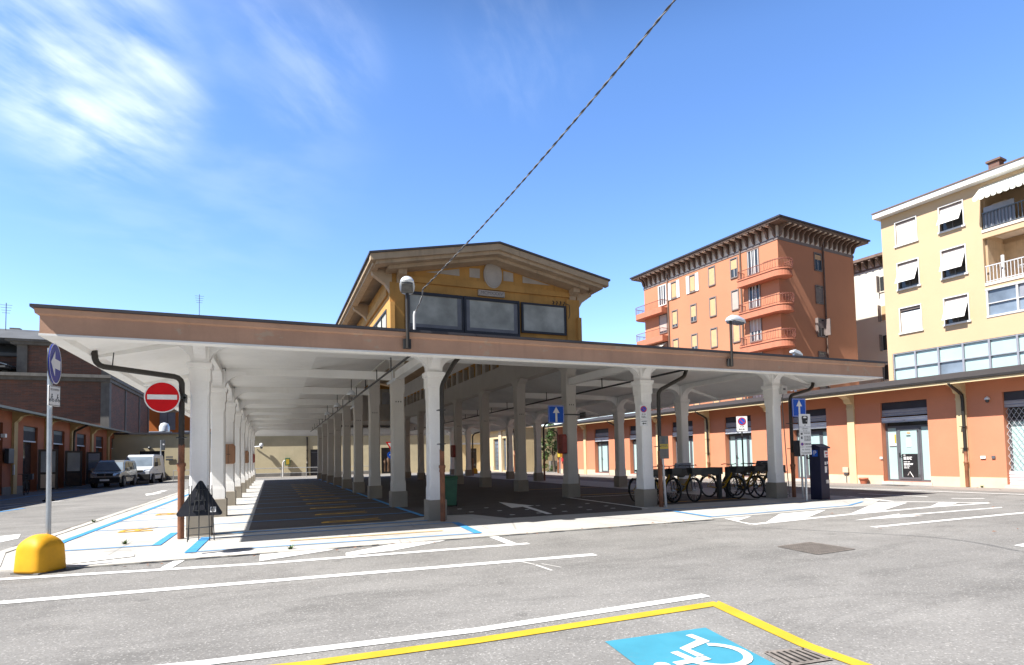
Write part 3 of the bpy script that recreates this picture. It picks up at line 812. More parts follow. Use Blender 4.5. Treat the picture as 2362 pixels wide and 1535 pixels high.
for x0, x1 in ((3.70, 5.44), (5.46, 7.32)):
    for a, b, c, d in ((x0, 5.22, x1, 5.31), (x0, 6.29, x1, 6.38), (x0, 5.31, x0 + .07, 6.29), (x1 - .05, 5.31, x1, 6.29)): m.box(a, NY0 - .13, b, c, NY0 - .055, d)
m.build('window_frame', 'shutter_dark', gwin)
m = MB(); m.box(7.46, NY0 - .075, 5.44, 8.96, NY0 - .055, 6.32); gw2 = m.build('gable_window', 'frosted_pane', CA)
m = MB()
for a, b, c, d in ((7.40, 5.38, 9.02, 5.45), (7.40, 6.31, 9.02, 6.37), (7.40, 5.45, 7.47, 6.31), (8.95, 5.45, 9.02, 6.31)): m.box(a, NY0 - .10, b, c, NY0 - .045, d)
m.build('window_frame', 'shutter_dark', gw2)
m = MB(); m.tube([(9.0, NY0 - .12, 6.44), (9.12, NY0 - .14, 6.40), (9.14, NY0 - .13, 6.1), (9.10, NY0 - .12, 5.95)], .012, 5)
for k in range(4): m.tube([(8.55 + .13 * k, NY0 - .06, 6.40), (8.57 + .13 * k, NY0 - .10, 6.46), (8.52 + .14 * k, NY0 - .12, 6.5)], .018, 5)
m.build('loose_wire', 'iron_dark', CA)
# downpipes of the canopy
def downpipe(pts, zr, parent, r=.051, rust=True, collar=True):
    pts = [Vector(p) for p in pts]
    # split at zr into dark upper pipe and cast iron foot
    out = [pts[0]]
    for a, b in zip(pts, pts[1:]):
        d = (b - a).length; k = max(1, int(d / .055))
        out += [a.lerp(b, i / k) for i in range(1, k + 1)]
    up = [p for p in out if p.z >= zr] + [Vector((pts[-1].x, pts[-1].y, zr))]
    # soften bends
    for _ in range(1):
        up = [up[0]] + [up[i] * .5 + (up[i - 1] + up[i + 1]) * .25 for i in range(1, len(up) - 1)] + [up[-1]]
    d = MB().tube(up, r, 10).build('downpipe', 'pipe_dark', parent)
    if collar:
        cb = MB(); q = up[0]
        cb.cyl((q.x, q.y, q.z - .02), (q.x, q.y, q.z + .12), r * 1.25, n=10); cb.build('outlet', 'galv', d)
    f = MB(); x, y = pts[-1].x, pts[-1].y
    f.lathe([(r * 1.05, zr + .04), (r * 1.05, zr - .30), (r * 1.45, zr - .31), (r * 1.5, zr - .36), (r * 1.2, zr - .38), (r * 1.35, zr - .44), (r * 1.1, zr - .47), (r * 1.1, .02)], (x, y, 0), 14)
    f.build('pipe_foot', 'pipe_rust' if rust else 'pipe_dark', d)
    br = MB()
    for z in (zr + .9, zr + .15): br.box(x - r * 1.6, y - r * 1.2, z, x + r * 1.6, y + r * 2.2, z + .02)
    br.build('pipe_clip', 'iron_dark', d)
    return d
downpipe([(-2.91, 12.36, 3.62), (-2.87, 12.36, 3.24), (-2.80, 12.36, 3.165), (-1.60, 12.37, 3.015), (-1.535, 12.39, 2.95), (-1.535, 12.40, 0.02)], 1.72, CA)
MB().cyl((-2.62, 12.36, 3.15), (-2.60, 12.36, 3.42), .010, n=6).build('pipe_hanger', 'iron_dark', CA)
downpipe([(3.86, 12.36, 3.64), (3.74, 12.36, 3.50), (3.50, 12.36, 3.08), (3.465, 12.38, 2.99), (3.455, 12.40, .02)], 1.55, CA)
downpipe([(10.22, 12.36, 3.66), (10.14, 12.36, 3.44), (9.36, 12.38, 3.07), (9.295, 12.39, 2.97), (9.28, 12.40, .02)], 1.42, CA)
downpipe([(15.22, 12.6, 3.56), (15.20, 12.6, 3.36), (15.05, 12.6, 3.24), (14.32, 12.62, 3.06), (14.245, 12.62, 2.96), (14.24, 12.62, .02)], 1.3, CA)
downpipe([(15.1, 29.3, 3.6), (14.9, 29.3, 3.40), (14.2, 29.3, 3.20), (14.06, 29.3, 3.0), (14.05, 29.3, .02)], 1.3, CA, collar=False)
downpipe([(15.1, 41.8, 3.6), (14.9, 41.8, 3.40), (14.2, 41.8, 3.20), (14.06, 41.8, 3.0), (14.05, 41.8, .02)], 1.3, CA, collar=False)
# conduit tracks slung under the soffit
for x in (2.72, 10.05):
    m = MB(); m.tube([(x, 11.2, 3.60), (x, 14, 3.60), (x, 30, 3.60), (x, 46, 3.60)], .028, 6)
    for k in range(16):
        y = 12.2 + 2.1 * k; m.box(x - .012, y - .012, 3.6, x + .012, y + .012, 3.92)
    m.build('conduit_track', 'iron_dark', CA)
for i, (x, y) in enumerate(((3.0, 15.3), (3.0, 23.5), (2.3, 18.6), (2.3, 22.8), (2.3, 27.0))):
    if i < 2:
        m = MB(); m.cyl((x, y, 3.50), (x, y + 1.0, 3.50), .022); m.box(x - .03, y - .02, 3.52, x + .03, y + 1.02, 3.54); m.box(x - .012, y + .3, 3.54, x + .012, y + .32, 3.9)
        tag(m.build('tube_lamp', 'lamp_shell'), ['slim white tube lamp hung beside the first hall column on the left', 'slim white tube lamp hung deeper along the left hall columns'][i], 'lamp', 'tube lamps under the canopy')
    else:
        t = thing('pendant_lamp', ['nearest small white bell lamp hung under the left soffit', 'middle small white bell lamp hung under the left soffit', 'farthest small white bell lamp hung under the left soffit'][i - 2], 'lamp', (x, y, 3.5), 0, 'bell lamps under the left soffit')
        MB().cyl((0, 0, .05), (0, 0, .42), .010, n=6).build('stem', 'iron_dark', t)
        MB().lathe([(.03, .08), (.07, .05), (.13, -.02), (.14, -.06), (.02, -.06)], n=14).build('shade', 'lamp_shell', t)
# striped light panel seen high in the nave end
m = MB(); m.box(NX0 + .44, NY1 - .31, 4.46, NX1 - .44, NY1 - .256, 6.95); m.build('end_lining', 'shaded_render', CA)
m = MB(); m.box(8.05, NY1 - .345, 5.75, 8.84, NY1 - .312, 6.68); m.build('end_vent', 'slat_light', CA)

# ------------------------------------------------------------------ lamps on the fascia
def canopy_lamp(x, y, zt, lab, yaw, longl, grp, pitch=0.):
    t = thing('canopy_lamp', lab, 'lamp', (x, y, 3.42), 0, grp)
    p = MB(); p.cyl((0, 0, 0.02), (0, 0, zt - 3.42), .032, n=10); p.build('post', 'pipe_dark', t)
    b = MB(); b.box(-.07, .03, .02, .07, .10, .20); b.build('mount', 'iron_dark', t)
    Mx = T(0, 0, zt - 3.42) @ RZ(yaw) @ Matrix.Rotation(-pitch, 4, 'Y')
    hd = MB(Mx); L = longl
    # domed cobra head: loft along its length
    secs = [(-.10, .05, .05), (-.06, .10, .10), (.05 * L, .13, .155), (.22 * L, .14, .165), (.40 * L, .12, .13), (.48 * L, .06, .06)]
    vs = []; fs = []; k = 12
    for d, w, hgt in secs:
        for j in range(k):
            a = pi * j / (k - 1); vs.append((d, -w * cos(a), hgt * sin(a)))
    for i in range(len(secs) - 1):
        for j in range(k - 1): fs.append((i * k + j, i * k + j + 1, (i + 1) * k + j + 1, (i + 1) * k + j))
    fs += [tuple(range(k)), tuple(range((len(secs) - 1) * k, len(secs) * k))]
    fs.append(tuple(i * k for i in range(len(secs))) + tuple(i * k + k - 1 for i in reversed(range(len(secs)))))
    hd.add(vs, fs, True); hd.build('lamp_head', 'lamp_shell', t)
    gl = MB(Mx); gl.prism([(.0, -.11), (.38 * L, -.10), (.42 * L, 0), (.38 * L, .10), (.0, .11)], -.04, .004); gl.build('lamp_glass', 'lamp_glass', t)
    return t
canopy_lamp(2.315, 10.53, 4.50, 'street lamp with a domed head facing forward on the fascia, beside the gable', radians(-102), .72, 'lamps standing on the canopy fascia', radians(20))
canopy_lamp(10.06, 10.53, 4.52, 'street lamp with a long pale head on the right half of the fascia', radians(14), 1.15, 'lamps standing on the canopy fascia')

# twisted overhead cable
t = thing('overhead_cable', 'twisted grey and black cable rising from a white roof conduit across the sky', 'cable', (2.53, 10.9, 3.9))
m = MB(); m.tube([(0, 0, -.1), (0, 0, .26), (.015, -.0, .33)], .028, 8); m.build('conduit', 'conduit_white', t)
A = Vector((2.545, 10.9, 4.22)); Bp = Vector((2.70, 10.9, 4.68))
path = [A, A.lerp(Bp, .4) + Vector((.03, 0, 0)), A.lerp(Bp, .75) + Vector((.03, 0, 0)), Bp]
P3 = Vector((4.15, 5.0, 6.47))
sag = [Bp.lerp(P3, i / 40) - Vector((0, 0, .10 * (4 * (i / 40) * (1 - i / 40)))) for i in range(41)]
P4 = Vector((3.4, 3.0, 7.1)); P5 = Vector((1.6, -1.0, 8.0))
for i in range(1, 15):
    u = i / 14; sag.append((1 - u) ** 3 * P3 + 3 * (1 - u) ** 2 * u * (P3 + (P3 - Bp) * .16) + 3 * (1 - u) * u * u * (P4 + (P4 - P5) * .15) + u ** 3 * P4)
sag += [P4.lerp(P5, i / 12) for i in range(1, 13)]
dense = []
full = path + sag[1:]
for a, b in zip(full, full[1:]):
    k = max(2, int((b - a).length / .035))
    dense += [a.lerp(b, i / k) for i in range(k)]
for nm, mt, ph in (('dark_strand', 'cable_black', 0), ('pale_strand', 'cable_grey', pi)):
    q = []; s_ = 0
    for i, p in enumerate(dense):
        if i: s_ += (p - dense[i - 1]).length
        a = s_ * 2 * pi / .30 + ph
        q.append(p + Vector((cos(a) * .008, 0, sin(a) * .008)) - Vector((2.53, 10.9, 3.9)))
    MB().tube(q, .008, 6).build(nm, mt, t)

# ------------------------------------------------------------------ street furniture near the canopy
# yellow concrete bollard: rounded square dome
t = thing('bollard', 'big yellow domed concrete bollard at the foot of the round blue arrow sign', 'bollard', (-2.83, 9.72, 0), radians(57))
m = MB(); vs = []; fs = []; k = 48
secs = [(.02, .226), (.05, .226), (.12, .222), (.22, .216), (.30, .210)] + [(.30 + .20 * sin(a), .02 + .190 * cos(a)) for a in [i * pi / 2 / 9 for i in range(1, 10)]]
for si, (z, r) in enumerate(secs):
    for j in range(k):
        a = 2 * pi * j / k; ex = 4.2 if z < .34 else 4.2 - 2.2 * min(1, (z - .34) / .15)
        rad = r / ((abs(cos(a)) ** ex + abs(sin(a)) ** ex) ** (1 / ex)); vs.append((rad * cos(a), rad * sin(a), z))
for i in range(len(secs) - 1):
    for j in range(k): fs.append((i * k + j, i * k + (j + 1) % k, (i + 1) * k + (j + 1) % k, (i + 1) * k + j))
fs += [tuple(range(k))[::-1], tuple(range((len(secs) - 1) * k, len(secs) * k))]
m.add(vs, fs, True); m.build('shell', 'yellow_plastic', t)
MB().box(-.215, -.215, 0, .215, .215, .021).build('base', 'concrete_old', t)
# far bollard on the rear right
b2 = thing('bollard', 'small distant yellow domed bollard seen between the hall columns by the rear entrance', 'bollard', (15.9, 46.9, 0), radians(20))
for ch in t.children:
    c = ch.copy(); COL.objects.link(c); c.parent = b2
b3 = thing('bollard', 'yellow domed bollard half hidden behind a left hall column near the rear wall', 'bollard', (9.25, 47.9, 0), radians(5))
for ch in t.children:
    c = ch.copy(); COL.objects.link(c); c.parent = b3

# round blue arrow sign
t = thing('direction_sign', 'round blue sign with a white left arrow on a tall galvanised pole', 'road sign', (-2.765, 9.78, 0))
MB().cyl((.0, 0, .02), (-.02, 0, 3.02), .030, n=14).build('pole', 'galv', t)
S = T(.055, -.055, 2.80) @ RZ(radians(92))
d = MB(S); d.disc((0, 0, 0), .275, .012, 40); ds = d.build('disc', 'sign_blue', t); ds.data.materials[0] = MATS['sign_indigo']
q = MB(S); vs = []
for i in range(40):
    a = 2 * pi * i / 40; vs += [(.278 * cos(a), -.003, .278 * sin(a)), (.262 * cos(a), -.003, .262 * sin(a))]
q.add(vs, [(2 * i, 2 * i + 1, (2 * i + 3) % 80, (2 * i + 2) % 80) for i in range(40)])
q.prism([(-.205, .0), (-.03, .17), (-.03, .065), (.215, .065), (.215, -.065), (-.03, -.065), (-.03, -.17)], -.005, -.002, 'y')
q.build('arrow', 'sign_white', ds)
bk = MB(S); bk.disc((0, .014, 0), .275, .012, 40); bk.build('disc_back', 'sign_back', t)
S2 = T(.05, -.045, 2.36) @ RZ(radians(70)) @ Matrix.Scale(.84, 4)
pl_ = MB(S2); pl_.rrect(-.13, -.165, .13, .165, 0, .016, .015); pp = pl_.build('plate', 'sign_white', t)
q = MB(S2)
for a in ((-.125, .150, .125, .157), (-.125, -.157, .125, -.150), (-.125, -.157, -.118, .157), (.118, -.157, .125, .157)): q.box(a[0], -.003, a[1], a[2], -.001, a[3])
q.build('border', 'ink_black', pp)
q = MB(S2); q.text('eccetto', .062, T(0, -.004, .105) @ RX90); q.build('lettering', 'ink_black', pp)
q = MB(S2)
for xx in (-.065, .06):     # cyclist and moped pictograms
    for dx in (-.03, .03):
        for i in range(12):
            a = 2 * pi * i / 12; a2 = 2 * pi * (i + 1) / 12
            q.tube([(xx + dx + .02 * cos(a), -.003, -.075 + .02 * sin(a)), (xx + dx + .02 * cos(a2), -.003, -.075 + .02 * sin(a2))], .003, 4)
    q.tube([(xx - .03, -.003, -.075), (xx - .005, -.003, -.035), (xx + .02, -.003, -.035), (xx + .03, -.003, -.075)], .0035, 4)
    q.tube([(xx - .008, -.003, -.035), (xx - .0, -.003, .0), (xx + .02, -.003, -.02)], .006, 4); q.disc((xx + .006, -.004, .02), .012, .003, 10)
q.build('pictogram', 'sign_back', pp)

# no entry sign clamped to the first column
t = thing('no_entry_sign', 'round red no entry sign with a white bar fixed beside the first column', 'road sign', (-1.83, 12.27, 2.625))
d = MB(); d.disc((0, 0, 0), .285, .014, 44); dd = d.build('disc', 'sign_red', t)
q = MB(); vs = []
for i in range(44):
    a = 2 * pi * i / 44; vs += [(.287 * cos(a), -.003, .287 * sin(a)), (.268 * cos(a), -.003, .268 * sin(a))]
q.add(vs, [(2 * i, 2 * i + 1, (2 * i + 3) % 88, (2 * i + 2) % 88) for i in range(44)])
q.box(-.235, -.004, -.044, .235, -.002, .044); q.build('bar', 'sign_white', dd)
q = MB(); q.box(.05, .02, -.02, .36, .05, .02); q.box(.33, .02, -.075, .36, .36, .075); q.build('bracket', 'iron_dark', t)

# folding triangular warning sign seen from behind
t = thing('folding_sign', 'dark back of a folding triangular warning sign on a thin tripod against the first column', 'warning sign', (-1.19, 11.95, 0), radians(-4))
tilt = Matrix.Rotation(radians(-9), 4, 'X'); S = T(0, 0.0, .42) @ tilt
c = []
for (x, z), nx, nz in (((-.335, .055), -1, -.6), ((.335, .055), 1, -.6), ((0, .66), 0, 1)):
    pass
tri = []
for cx, cz, a0 in ((.325, .075, -pi / 2), (0, .63, radians(28)), (-.325, .075, radians(152))):
    for i in range(6):
        a = a0 + radians(122) * i / 5; tri.append((cx + .042 * cos(a), cz + .042 * sin(a)))
d = MB(S); d.prism(tri, 0, .018, 'y'); tp = d.build('panel', 'sign_back', t); tp.data.materials[0] = MATS['sign_dark']
q = MB(S); q.box(.17, -.004, .09, .265, -.001, .185); st = q.build('sticker', 'sign_white', tp)
q = MB(S); q.box(.185, -.006, .105, .20, -.0045, .17); q.box(.20, -.006, .155, .245, -.0045, .17); q.box(.225, -.006, .12, .24, -.0045, .15); q.box(.20, -.006, .105, .25, -.0045, .115); q.build('emblem', 'ink_black', tp)
q = MB(S)
for x in (-.02, .02): q.tube([(x, -.02, .62), (x * 5, -.03, .1)], .008, 5)
for z in (.12, .30, .5): q.box(-.12 + z * .08, -.03, z, .12 - z * .08, -.005, z + .014)
q.build('bracing', 'iron_dark', tp)
for (xa, xb, yb) in ((-.12, -.16, -.16), (.14, .19, -.14), (.0, .0, -.04), (.20, .26, -.12), (-.16, -.20, .16)):
    MB().tube([(xa, -.03, 1.0), (xb, yb, .012)], .009, 6).build('leg', 'iron_dark', t)
q = MB(); q.tube([(-.20, -.09, .24), (.245, -.09, .26)], .010, 6); q.tube([(-.16, -.13, .13), (.20, -.12, .14)], .006, 6); q.build('crossbar', 'iron_dark', t)

# blue one way squares
def square_sign(name, lab, loc, rz, pole, grp='blue one way arrow signs'):
    t = thing(name, lab, 'road sign', loc, rz, grp)
    d = MB(); d.rrect(-.27, -.27, .27, .27, 0, .014, .035); b = d.build('panel', 'sign_blue', t)
    q = MB(); q.prism([(-.03, -.235), (.035, -.235), (.035, .04), (.115, .04), (.002, .225), (-.11, .04), (-.03, .04)], -.005, -.002, 'y')
    for a in ((-.25, .243, .25, .252), (-.25, -.252, .25, -.243), (-.252, -.25, -.243, .25), (.243, -.25, .252, .25)): q.box(a[0], -.004, a[1], a[2], -.002, a[3])
    q.build('arrow', 'sign_white', b)
    if pole:
        MB().cyl((.05, .06, .25), (.07, .06, -2.62), .030, n=12).build('pole', 'galv', t)
        MB().box(.0, .09, -1.42, .24, .26, -.95).build('control_box', 'shutter_dark', t, .01)
    else:
        q = MB(); q.box(.10, .02, -.02, 1.05, .05, .02); q.box(.98, .0, -.08, 1.03, .3, .08); q.build('bracket', 'iron_dark', t)
    return t
square_sign('one_way_sign', 'square blue sign with white up arrow hung on a right hall column', (7.92, 15.6, 2.65), 0, False)
square_sign('one_way_sign', 'square blue sign with a white up arrow on a pole beside the right end column', (14.12, 12.2, 2.645), 0, True)

def ring_symbol(mbr, mbb, mbk, c, r):
    """no parking roundel: red ring, blue field, red slash"""
    mbb.disc((c[0], c[1], c[2]), r, .004, 28)
    vs = []
    for i in range(28):
        a = 2 * pi * i / 28; vs += [(c[0] + r * cos(a), c[1] - .003, c[2] + r * sin(a)), (c[0] + r * .76 * cos(a), c[1] - .003, c[2] + r * .76 * sin(a))]
    mbr.add(vs, [(2 * i, 2 * i + 1, (2 * i + 3) % 56, (2 * i + 2) % 56) for i in range(28)])
    w = .10 * r; L = .8 * r; s2 = sqrt(.5)
    mbr.add([(c[0] + s2 * (-L - w), c[1] - .0028, c[2] + s2 * (L - w)), (c[0] + s2 * (-L + w), c[1] - .0028, c[2] + s2 * (L + w)), (c[0] + s2 * (L + w), c[1] - .0028, c[2] + s2 * (-L + w)), (c[0] + s2 * (L - w), c[1] - .0028, c[2] + s2 * (-L - w))], [(0, 1, 2, 3)])
def lines_of(q, x0, x1, zs, hgt, y=-.004):
    for z in zs:
        x = x0
        while x < x1 - .01:
            w = random.uniform(.25, .6) * hgt * 4; q.box(x, y, z, min(x + w, x1), y + .002, z + hgt); x += w + hgt * .8
# no parking plate on the middle right front column
t = thing('no_parking_sign', 'tall narrow no parking plate strapped to the middle right front column', 'road sign', (8.945, 12.57, 2.40), radians(-14))
d = MB(); d.rrect(-.105, -.10, .105, .27, 0, .012, .012); b = d.build('plate', 'sign_white', t)
r_, b_ = MB(), MB(); ring_symbol(r_, b_, None, (0, -.006, .165), .085); b_.build('roundel', 'sign_blue', b); r_.build('roundel_ring', 'ink_red', b)
q = MB(); q.text('0-24', .055, T(0, -.003, .03) @ RX90); lines_of(q, -.06, .06, (-.03, -.06), .016); q.build('lettering', 'ink_black', b)
d = MB(); d.rrect(-.105, -.27, .105, -.115, 0, .012, .012); b = d.build('lower_plate', 'sign_white', t)
q = MB(); q.prism([(-.05, -.21), (-.01, -.24), (-.01, -.22), (.06, -.22), (.06, -.20), (-.01, -.20), (-.01, -.18)], -.004, -.002, 'y'); q.box(-.07, -.004, -.16, .07, -.002, -.145); q.build('pictogram', 'ink_black', b)
# no parking sign on a pole
t = thing('no_parking_sign', 'white no parking plate on a thin dark pole in front of the terracotta shops', 'road sign', (17.1, 17.5, 0), radians(-28))
d = MB(); d.rrect(-.21, 2.20, .21, 2.80, 0, .014, .02); b = d.build('plate', 'sign_white', t)
r_, b_ = MB(), MB(); ring_symbol(r_, b_, None, (0, -.006, 2.60), .155); b_.build('roundel', 'sign_blue', b); r_.build('roundel_ring', 'ink_red', b)
q = MB(); q.text('0-24', .085, T(0, -.003, 2.39) @ RX90); lines_of(q, -.12, .12, (2.27,), .035); q.build('lettering', 'ink_black', b)
MB().cyl((0, .04, 0), (0, .04, 2.75), .030, n=10).build('pole', 'iron_dark', t)

# parking tariff sign
t = thing('parking_sign', 'stack of white parking tariff plates on a galvanised pole next to the meter', 'road sign', (13.50, 11.5, 0), radians(-10))
MB().cyl((-.02, .04, 0), (.0, .04, 2.3), .030, n=12).build('pole', 'galv', t)
d = MB(); d.rrect(-.18, 2.05, .18, 2.40, 0, .014, .02); b = d.build('meter_plate', 'sign_white', t)
q = MB(); q.prism([(-.075, 2.13), (.075, 2.13), (.10, 2.30), (.085, 2.345), (-.085, 2.345), (-.10, 2.30)], -.005, -.002, 'y'); q.box(-.014, -.005, 2.08, .014, -.002, 2.105); q.build('pictogram', 'ink_black', b)
q = MB(); q.prism([(-.06, 2.295), (-.045, 2.32), (0, 2.332), (.045, 2.32), (.06, 2.295), (.03, 2.285), (-.03, 2.285)], -.008, -.0055, 'y'); q.box(.03, -.008, 2.20, .08, -.0055, 2.215); q.build('dial', 'sign_white', b)
d = MB(); d.rrect(-.18, 1.50, .18, 2.035, 0, .014, .015); b = d.build('tariff_plate', 'sign_white', t)
q = MB(); q.text('ORARIO', .05, T(0, -.003, 1.995) @ RX90); q.text('8 - 20', .05, T(0, -.003, 1.94) @ RX90)
lines_of(q, -.04, .16, (1.86, 1.775, 1.73, 1.69, 1.655, 1.575, 1.545), .018)
q.box(-.15, -.005, 1.90, .15, -.003, 1.906); q.box(-.15, -.005, 1.83, -.09, -.003, 1.875); q.box(-.14, -.005, 1.71, -.10, -.003, 1.78); q.build('lettering', 'ink_black', b)
r_, b_ = MB(), MB(); ring_symbol(r_, b_, None, (-.115, -.006, 1.57), .042); b_.build('roundel', 'sign_blue', b); r_.build('roundel_ring', 'ink_red', b)
d = MB(); d.rrect(-.18, 1.28, .18, 1.485, 0, .014, .015); b = d.build('lower_plate', 'sign_white', t)
q = MB(); q.text('su tutto', .078, T(0, -.003, 1.425) @ RX90); q.text('il piazzale', .078, T(0, -.003, 1.335) @ RX90); q.build('lettering', 'ink_black', b)
q = MB(); q.box(.03, .0, 1.16, .09, .03, 1.20); q.tube([(.08, 0, 1.18), (.11, -.02, 1.10)], .008, 5); q.build('clamp', 'iron_dark', t)

# parking meter
t = thing('parking_meter', 'tall navy parking meter with a sloping cap at the corner of the canopy', 'parking meter', (14.26, 11.74, 0), radians(6))
b = MB().box(-.19, -.17, .0, .19, .17, 1.46).build('cabinet', 'meter_navy', t, .012)
c = MB(); c.prism([(-.21, 1.44), (-.21, 1.475), (.0, 1.575), (.21, 1.54), (.21, 1.44)], -.235, .235, 'x'); c.build('cap', 'meter_navy', t, .006)
q = MB(); q.box(.0, -.182, 1.19, .16, -.17, 1.38); lab_ = q.build('label_panel', 'sign_white', t)
q = MB(); q.box(.03, -.186, 1.29, .13, -.182, 1.335); q.box(.07, -.186, 1.215, .13, -.182, 1.255); q.build('label_print', 'ink_red', lab_)
q = MB(); q.box(.0, -.18, .76, .08, -.17, .94); q.box(.0, -.18, .98, .028, -.17, 1.07); q.box(.036, -.18, .98, .064, -.17, 1.07); q.box(.10, -.18, 1.0, .145, -.17, 1.075); q.build('keypad', 'lamp_shell', t)
q = MB(); q.box(.112, -.18, .84, .122, -.17, .94); q.build('card_slot', 'galv', t)
q = MB(); q.box(.115, -.18, .69, .14, -.17, .71); q.build('stop_button', 'ink_red', t)
q = MB(); q.box(.02, -.184, .46, .15, -.17, .56); q.build('coin_tray', 'galv', t)
q = MB(); q.box(-.196, -.10, 1.22, -.19, .06, 1.40); pb = q.build('parking_badge', 'sign_blue', t)
q = MB(); q.text('P', .19, T(-.198, -.02, 1.31) @ RZ(-pi / 2) @ RX90); q.build('letter', 'sign_white', pb)

# information sign on white pole at the middle right column
t = thing('notice_sign', 'grey notice board with a yellow strip on a leaning white pole by the rusty downpipe', 'notice', (9.36, 12.33, 0), radians(-20))
MB().tube([(.02, .02, 0), (-.03, .02, 1.3)], .032, 12).build('pole', 'conduit_white', t)
d = MB(); d.box(-.11, -.015, 1.26, .13, .0, 1.85); b = d.build('board', 'panel_grey', t); b.data.materials[0] = MATS['concrete_old']
q = MB(); q.box(-.10, -.02, 1.52, .12, -.0155, 1.64); ys = q.build('yellow_strip', 'panel_yellow', b)
q = MB(); lines_of(q, -.08, .10, (1.56, 1.60), .018, -.025); q.box(-.05, -.022, 1.655, .04, -.0156, 1.70); q.disc((0, -.022, 1.75), .05, .005, 16); lines_of(q, -.08, .08, (1.34, 1.40, 1.46), .012, -.02); q.build('lettering', 'sign_back', b)

# junction box and conduit on the last front column
t = thing('junction_box', 'grey electric junction box with conduit on the right end column', 'electric box', (13.93, 12.60, 3.22))
MB().box(-.10, -.07, -.14, .12, .06, .10).build('box', 'concrete_old', t, .01)
MB().box(-.04, -.074, -.03, .05, -.0705, .03).build('label', 'sign_back', t)
MB().tube([(.0, -.02, -.14), (-.04, -.01, -.35), (-.02, -.02, -1.2), (.03, -.03, -2.6), (.05, -.06, -3.18)], .014, 6).build('conduit', 'concrete_old', t)
t.children[0].data.materials[0] = MATS['conduit_white']

# green wheelie bin
t = thing('wheelie_bin', 'green wheeled rubbish bin standing behind the middle left front column', 'bin', (4.72, 16.1, 0), radians(-12))
m = MB(); m.add([(-.15, -.17, .05), (.15, -.17, .05), (.15, .17, .05), (-.15, .17, .05), (-.19, -.22, .80), (.19, -.22, .80), (.19, .22, .80), (-.19, .22, .80)], [(0, 3, 2, 1), (4, 5, 6, 7), (0, 1, 5, 4), (1, 2, 6, 5), (2, 3, 7, 6), (3, 0, 4, 7)])
m.build('body', 'bin_green', t, .015)
m = MB(); m.prism([(-.245, .80), (-.245, .825), (-.15, .865), (.2, .885), (.25, .86), (.25, .80)], -.205, .205, 'x'); m.build('lid', 'bin_green', t, .01)
MB().cyl((-.2, .27, .84), (.2, .27, .84), .014).build('handle', 'bin_green', t)
for sx in (-1, 1): MB().cyl((sx * .19, .15, .075), (sx * .15, .15, .075), .075, n=16).build('wheel', 'rubber', t)

# extinguisher cabinets on columns
def cabinet(lab, loc, rz, mt):
    t = thing('hose_cabinet', lab, 'cabinet', loc, rz, 'fire cabinets on the columns')
    prof = [(-.20, -.27), (-.16, -.32), (.16, -.32), (.20, -.27), (.20, .25), (.15, .32), (-.15, .32), (-.20, .25)]
    MB().prism(prof, -.17, 0, 'y').build('case', mt, t, .02)
    q = MB(); q.box(-.006, -.175, -.30, .006, -.1701, .30); q.box(-.06, -.18, -.02, .06, -.172, .0); q.build('door_seam', 'wood_dark', t)
cabinet('nearest brown cabinet on the left row of columns, on the third column', (-1.27, CYS[2] - .165, 1.68), 0, 'box_brown')
cabinet('second brown red cabinet along the left row, on the sixth column', (-1.27, CYS[5] - .165, 1.68), 0, 'box_brown')
cabinet('farthest brown red cabinet of the left row, on the last column', (-1.27, CYS[8] - .165, 1.68), 0, 'box_red')
cabinet('dark red cabinet on a right hall column beside the blue one way sign', (11.05 - 1.92 - .22, CYS[1] + .0, 1.78), -pi / 2, 'box_red')
cabinet('small dark red cabinet far inside on a right hall column', (9.13 - .22, CYS[4], 1.75), -pi / 2, 'box_red')

# bike racks
def rack(lab, x0, x1, y, px, pm, posts):
    t = thing('bike_rack', lab, 'bike rack', (x0, y, 0), 0, 'black bike racks')
    L = x1 - x0
    m = MB(); m.box(0, -.05, .74, L, .05, .95)
    m.build('beam', 'iron_dark', t, .006)
    m = MB(); x = .15
    while x < L - .1: m.prism([(x, .74), (x + .05, .70), (x + .16, .70), (x + .22, .74)], -.045, .045, 'y'); x += .42
    m.build('wheel_hook', 'iron_dark', t)
    for p in posts:
        q = MB(); q.box(p - .055, -.055, 0, p + .055, .055, .739); q.box(p - .12, -.12, .012, p + .12, .12, .035); q.build('post', 'iron_dark', t)
    m = MB(T(px - x0, 0, 1.02) @ Matrix.Rotation(radians(22), 4, 'X')); m.box(-.27, -.02, -.07, .27, .02, .09); m.build('solar_panel', pm, t)
rack('left black bike rack with a pale solar panel behind the middle right column', 9.40, 12.42, 13.60, 10.97, 'panel_grey', (.08, 2.90))
rack('right black bike rack with a dark solar panel behind the right end column', 12.60, 15.0, 13.62, 14.1, 'sign_back', (.06, 2.28))

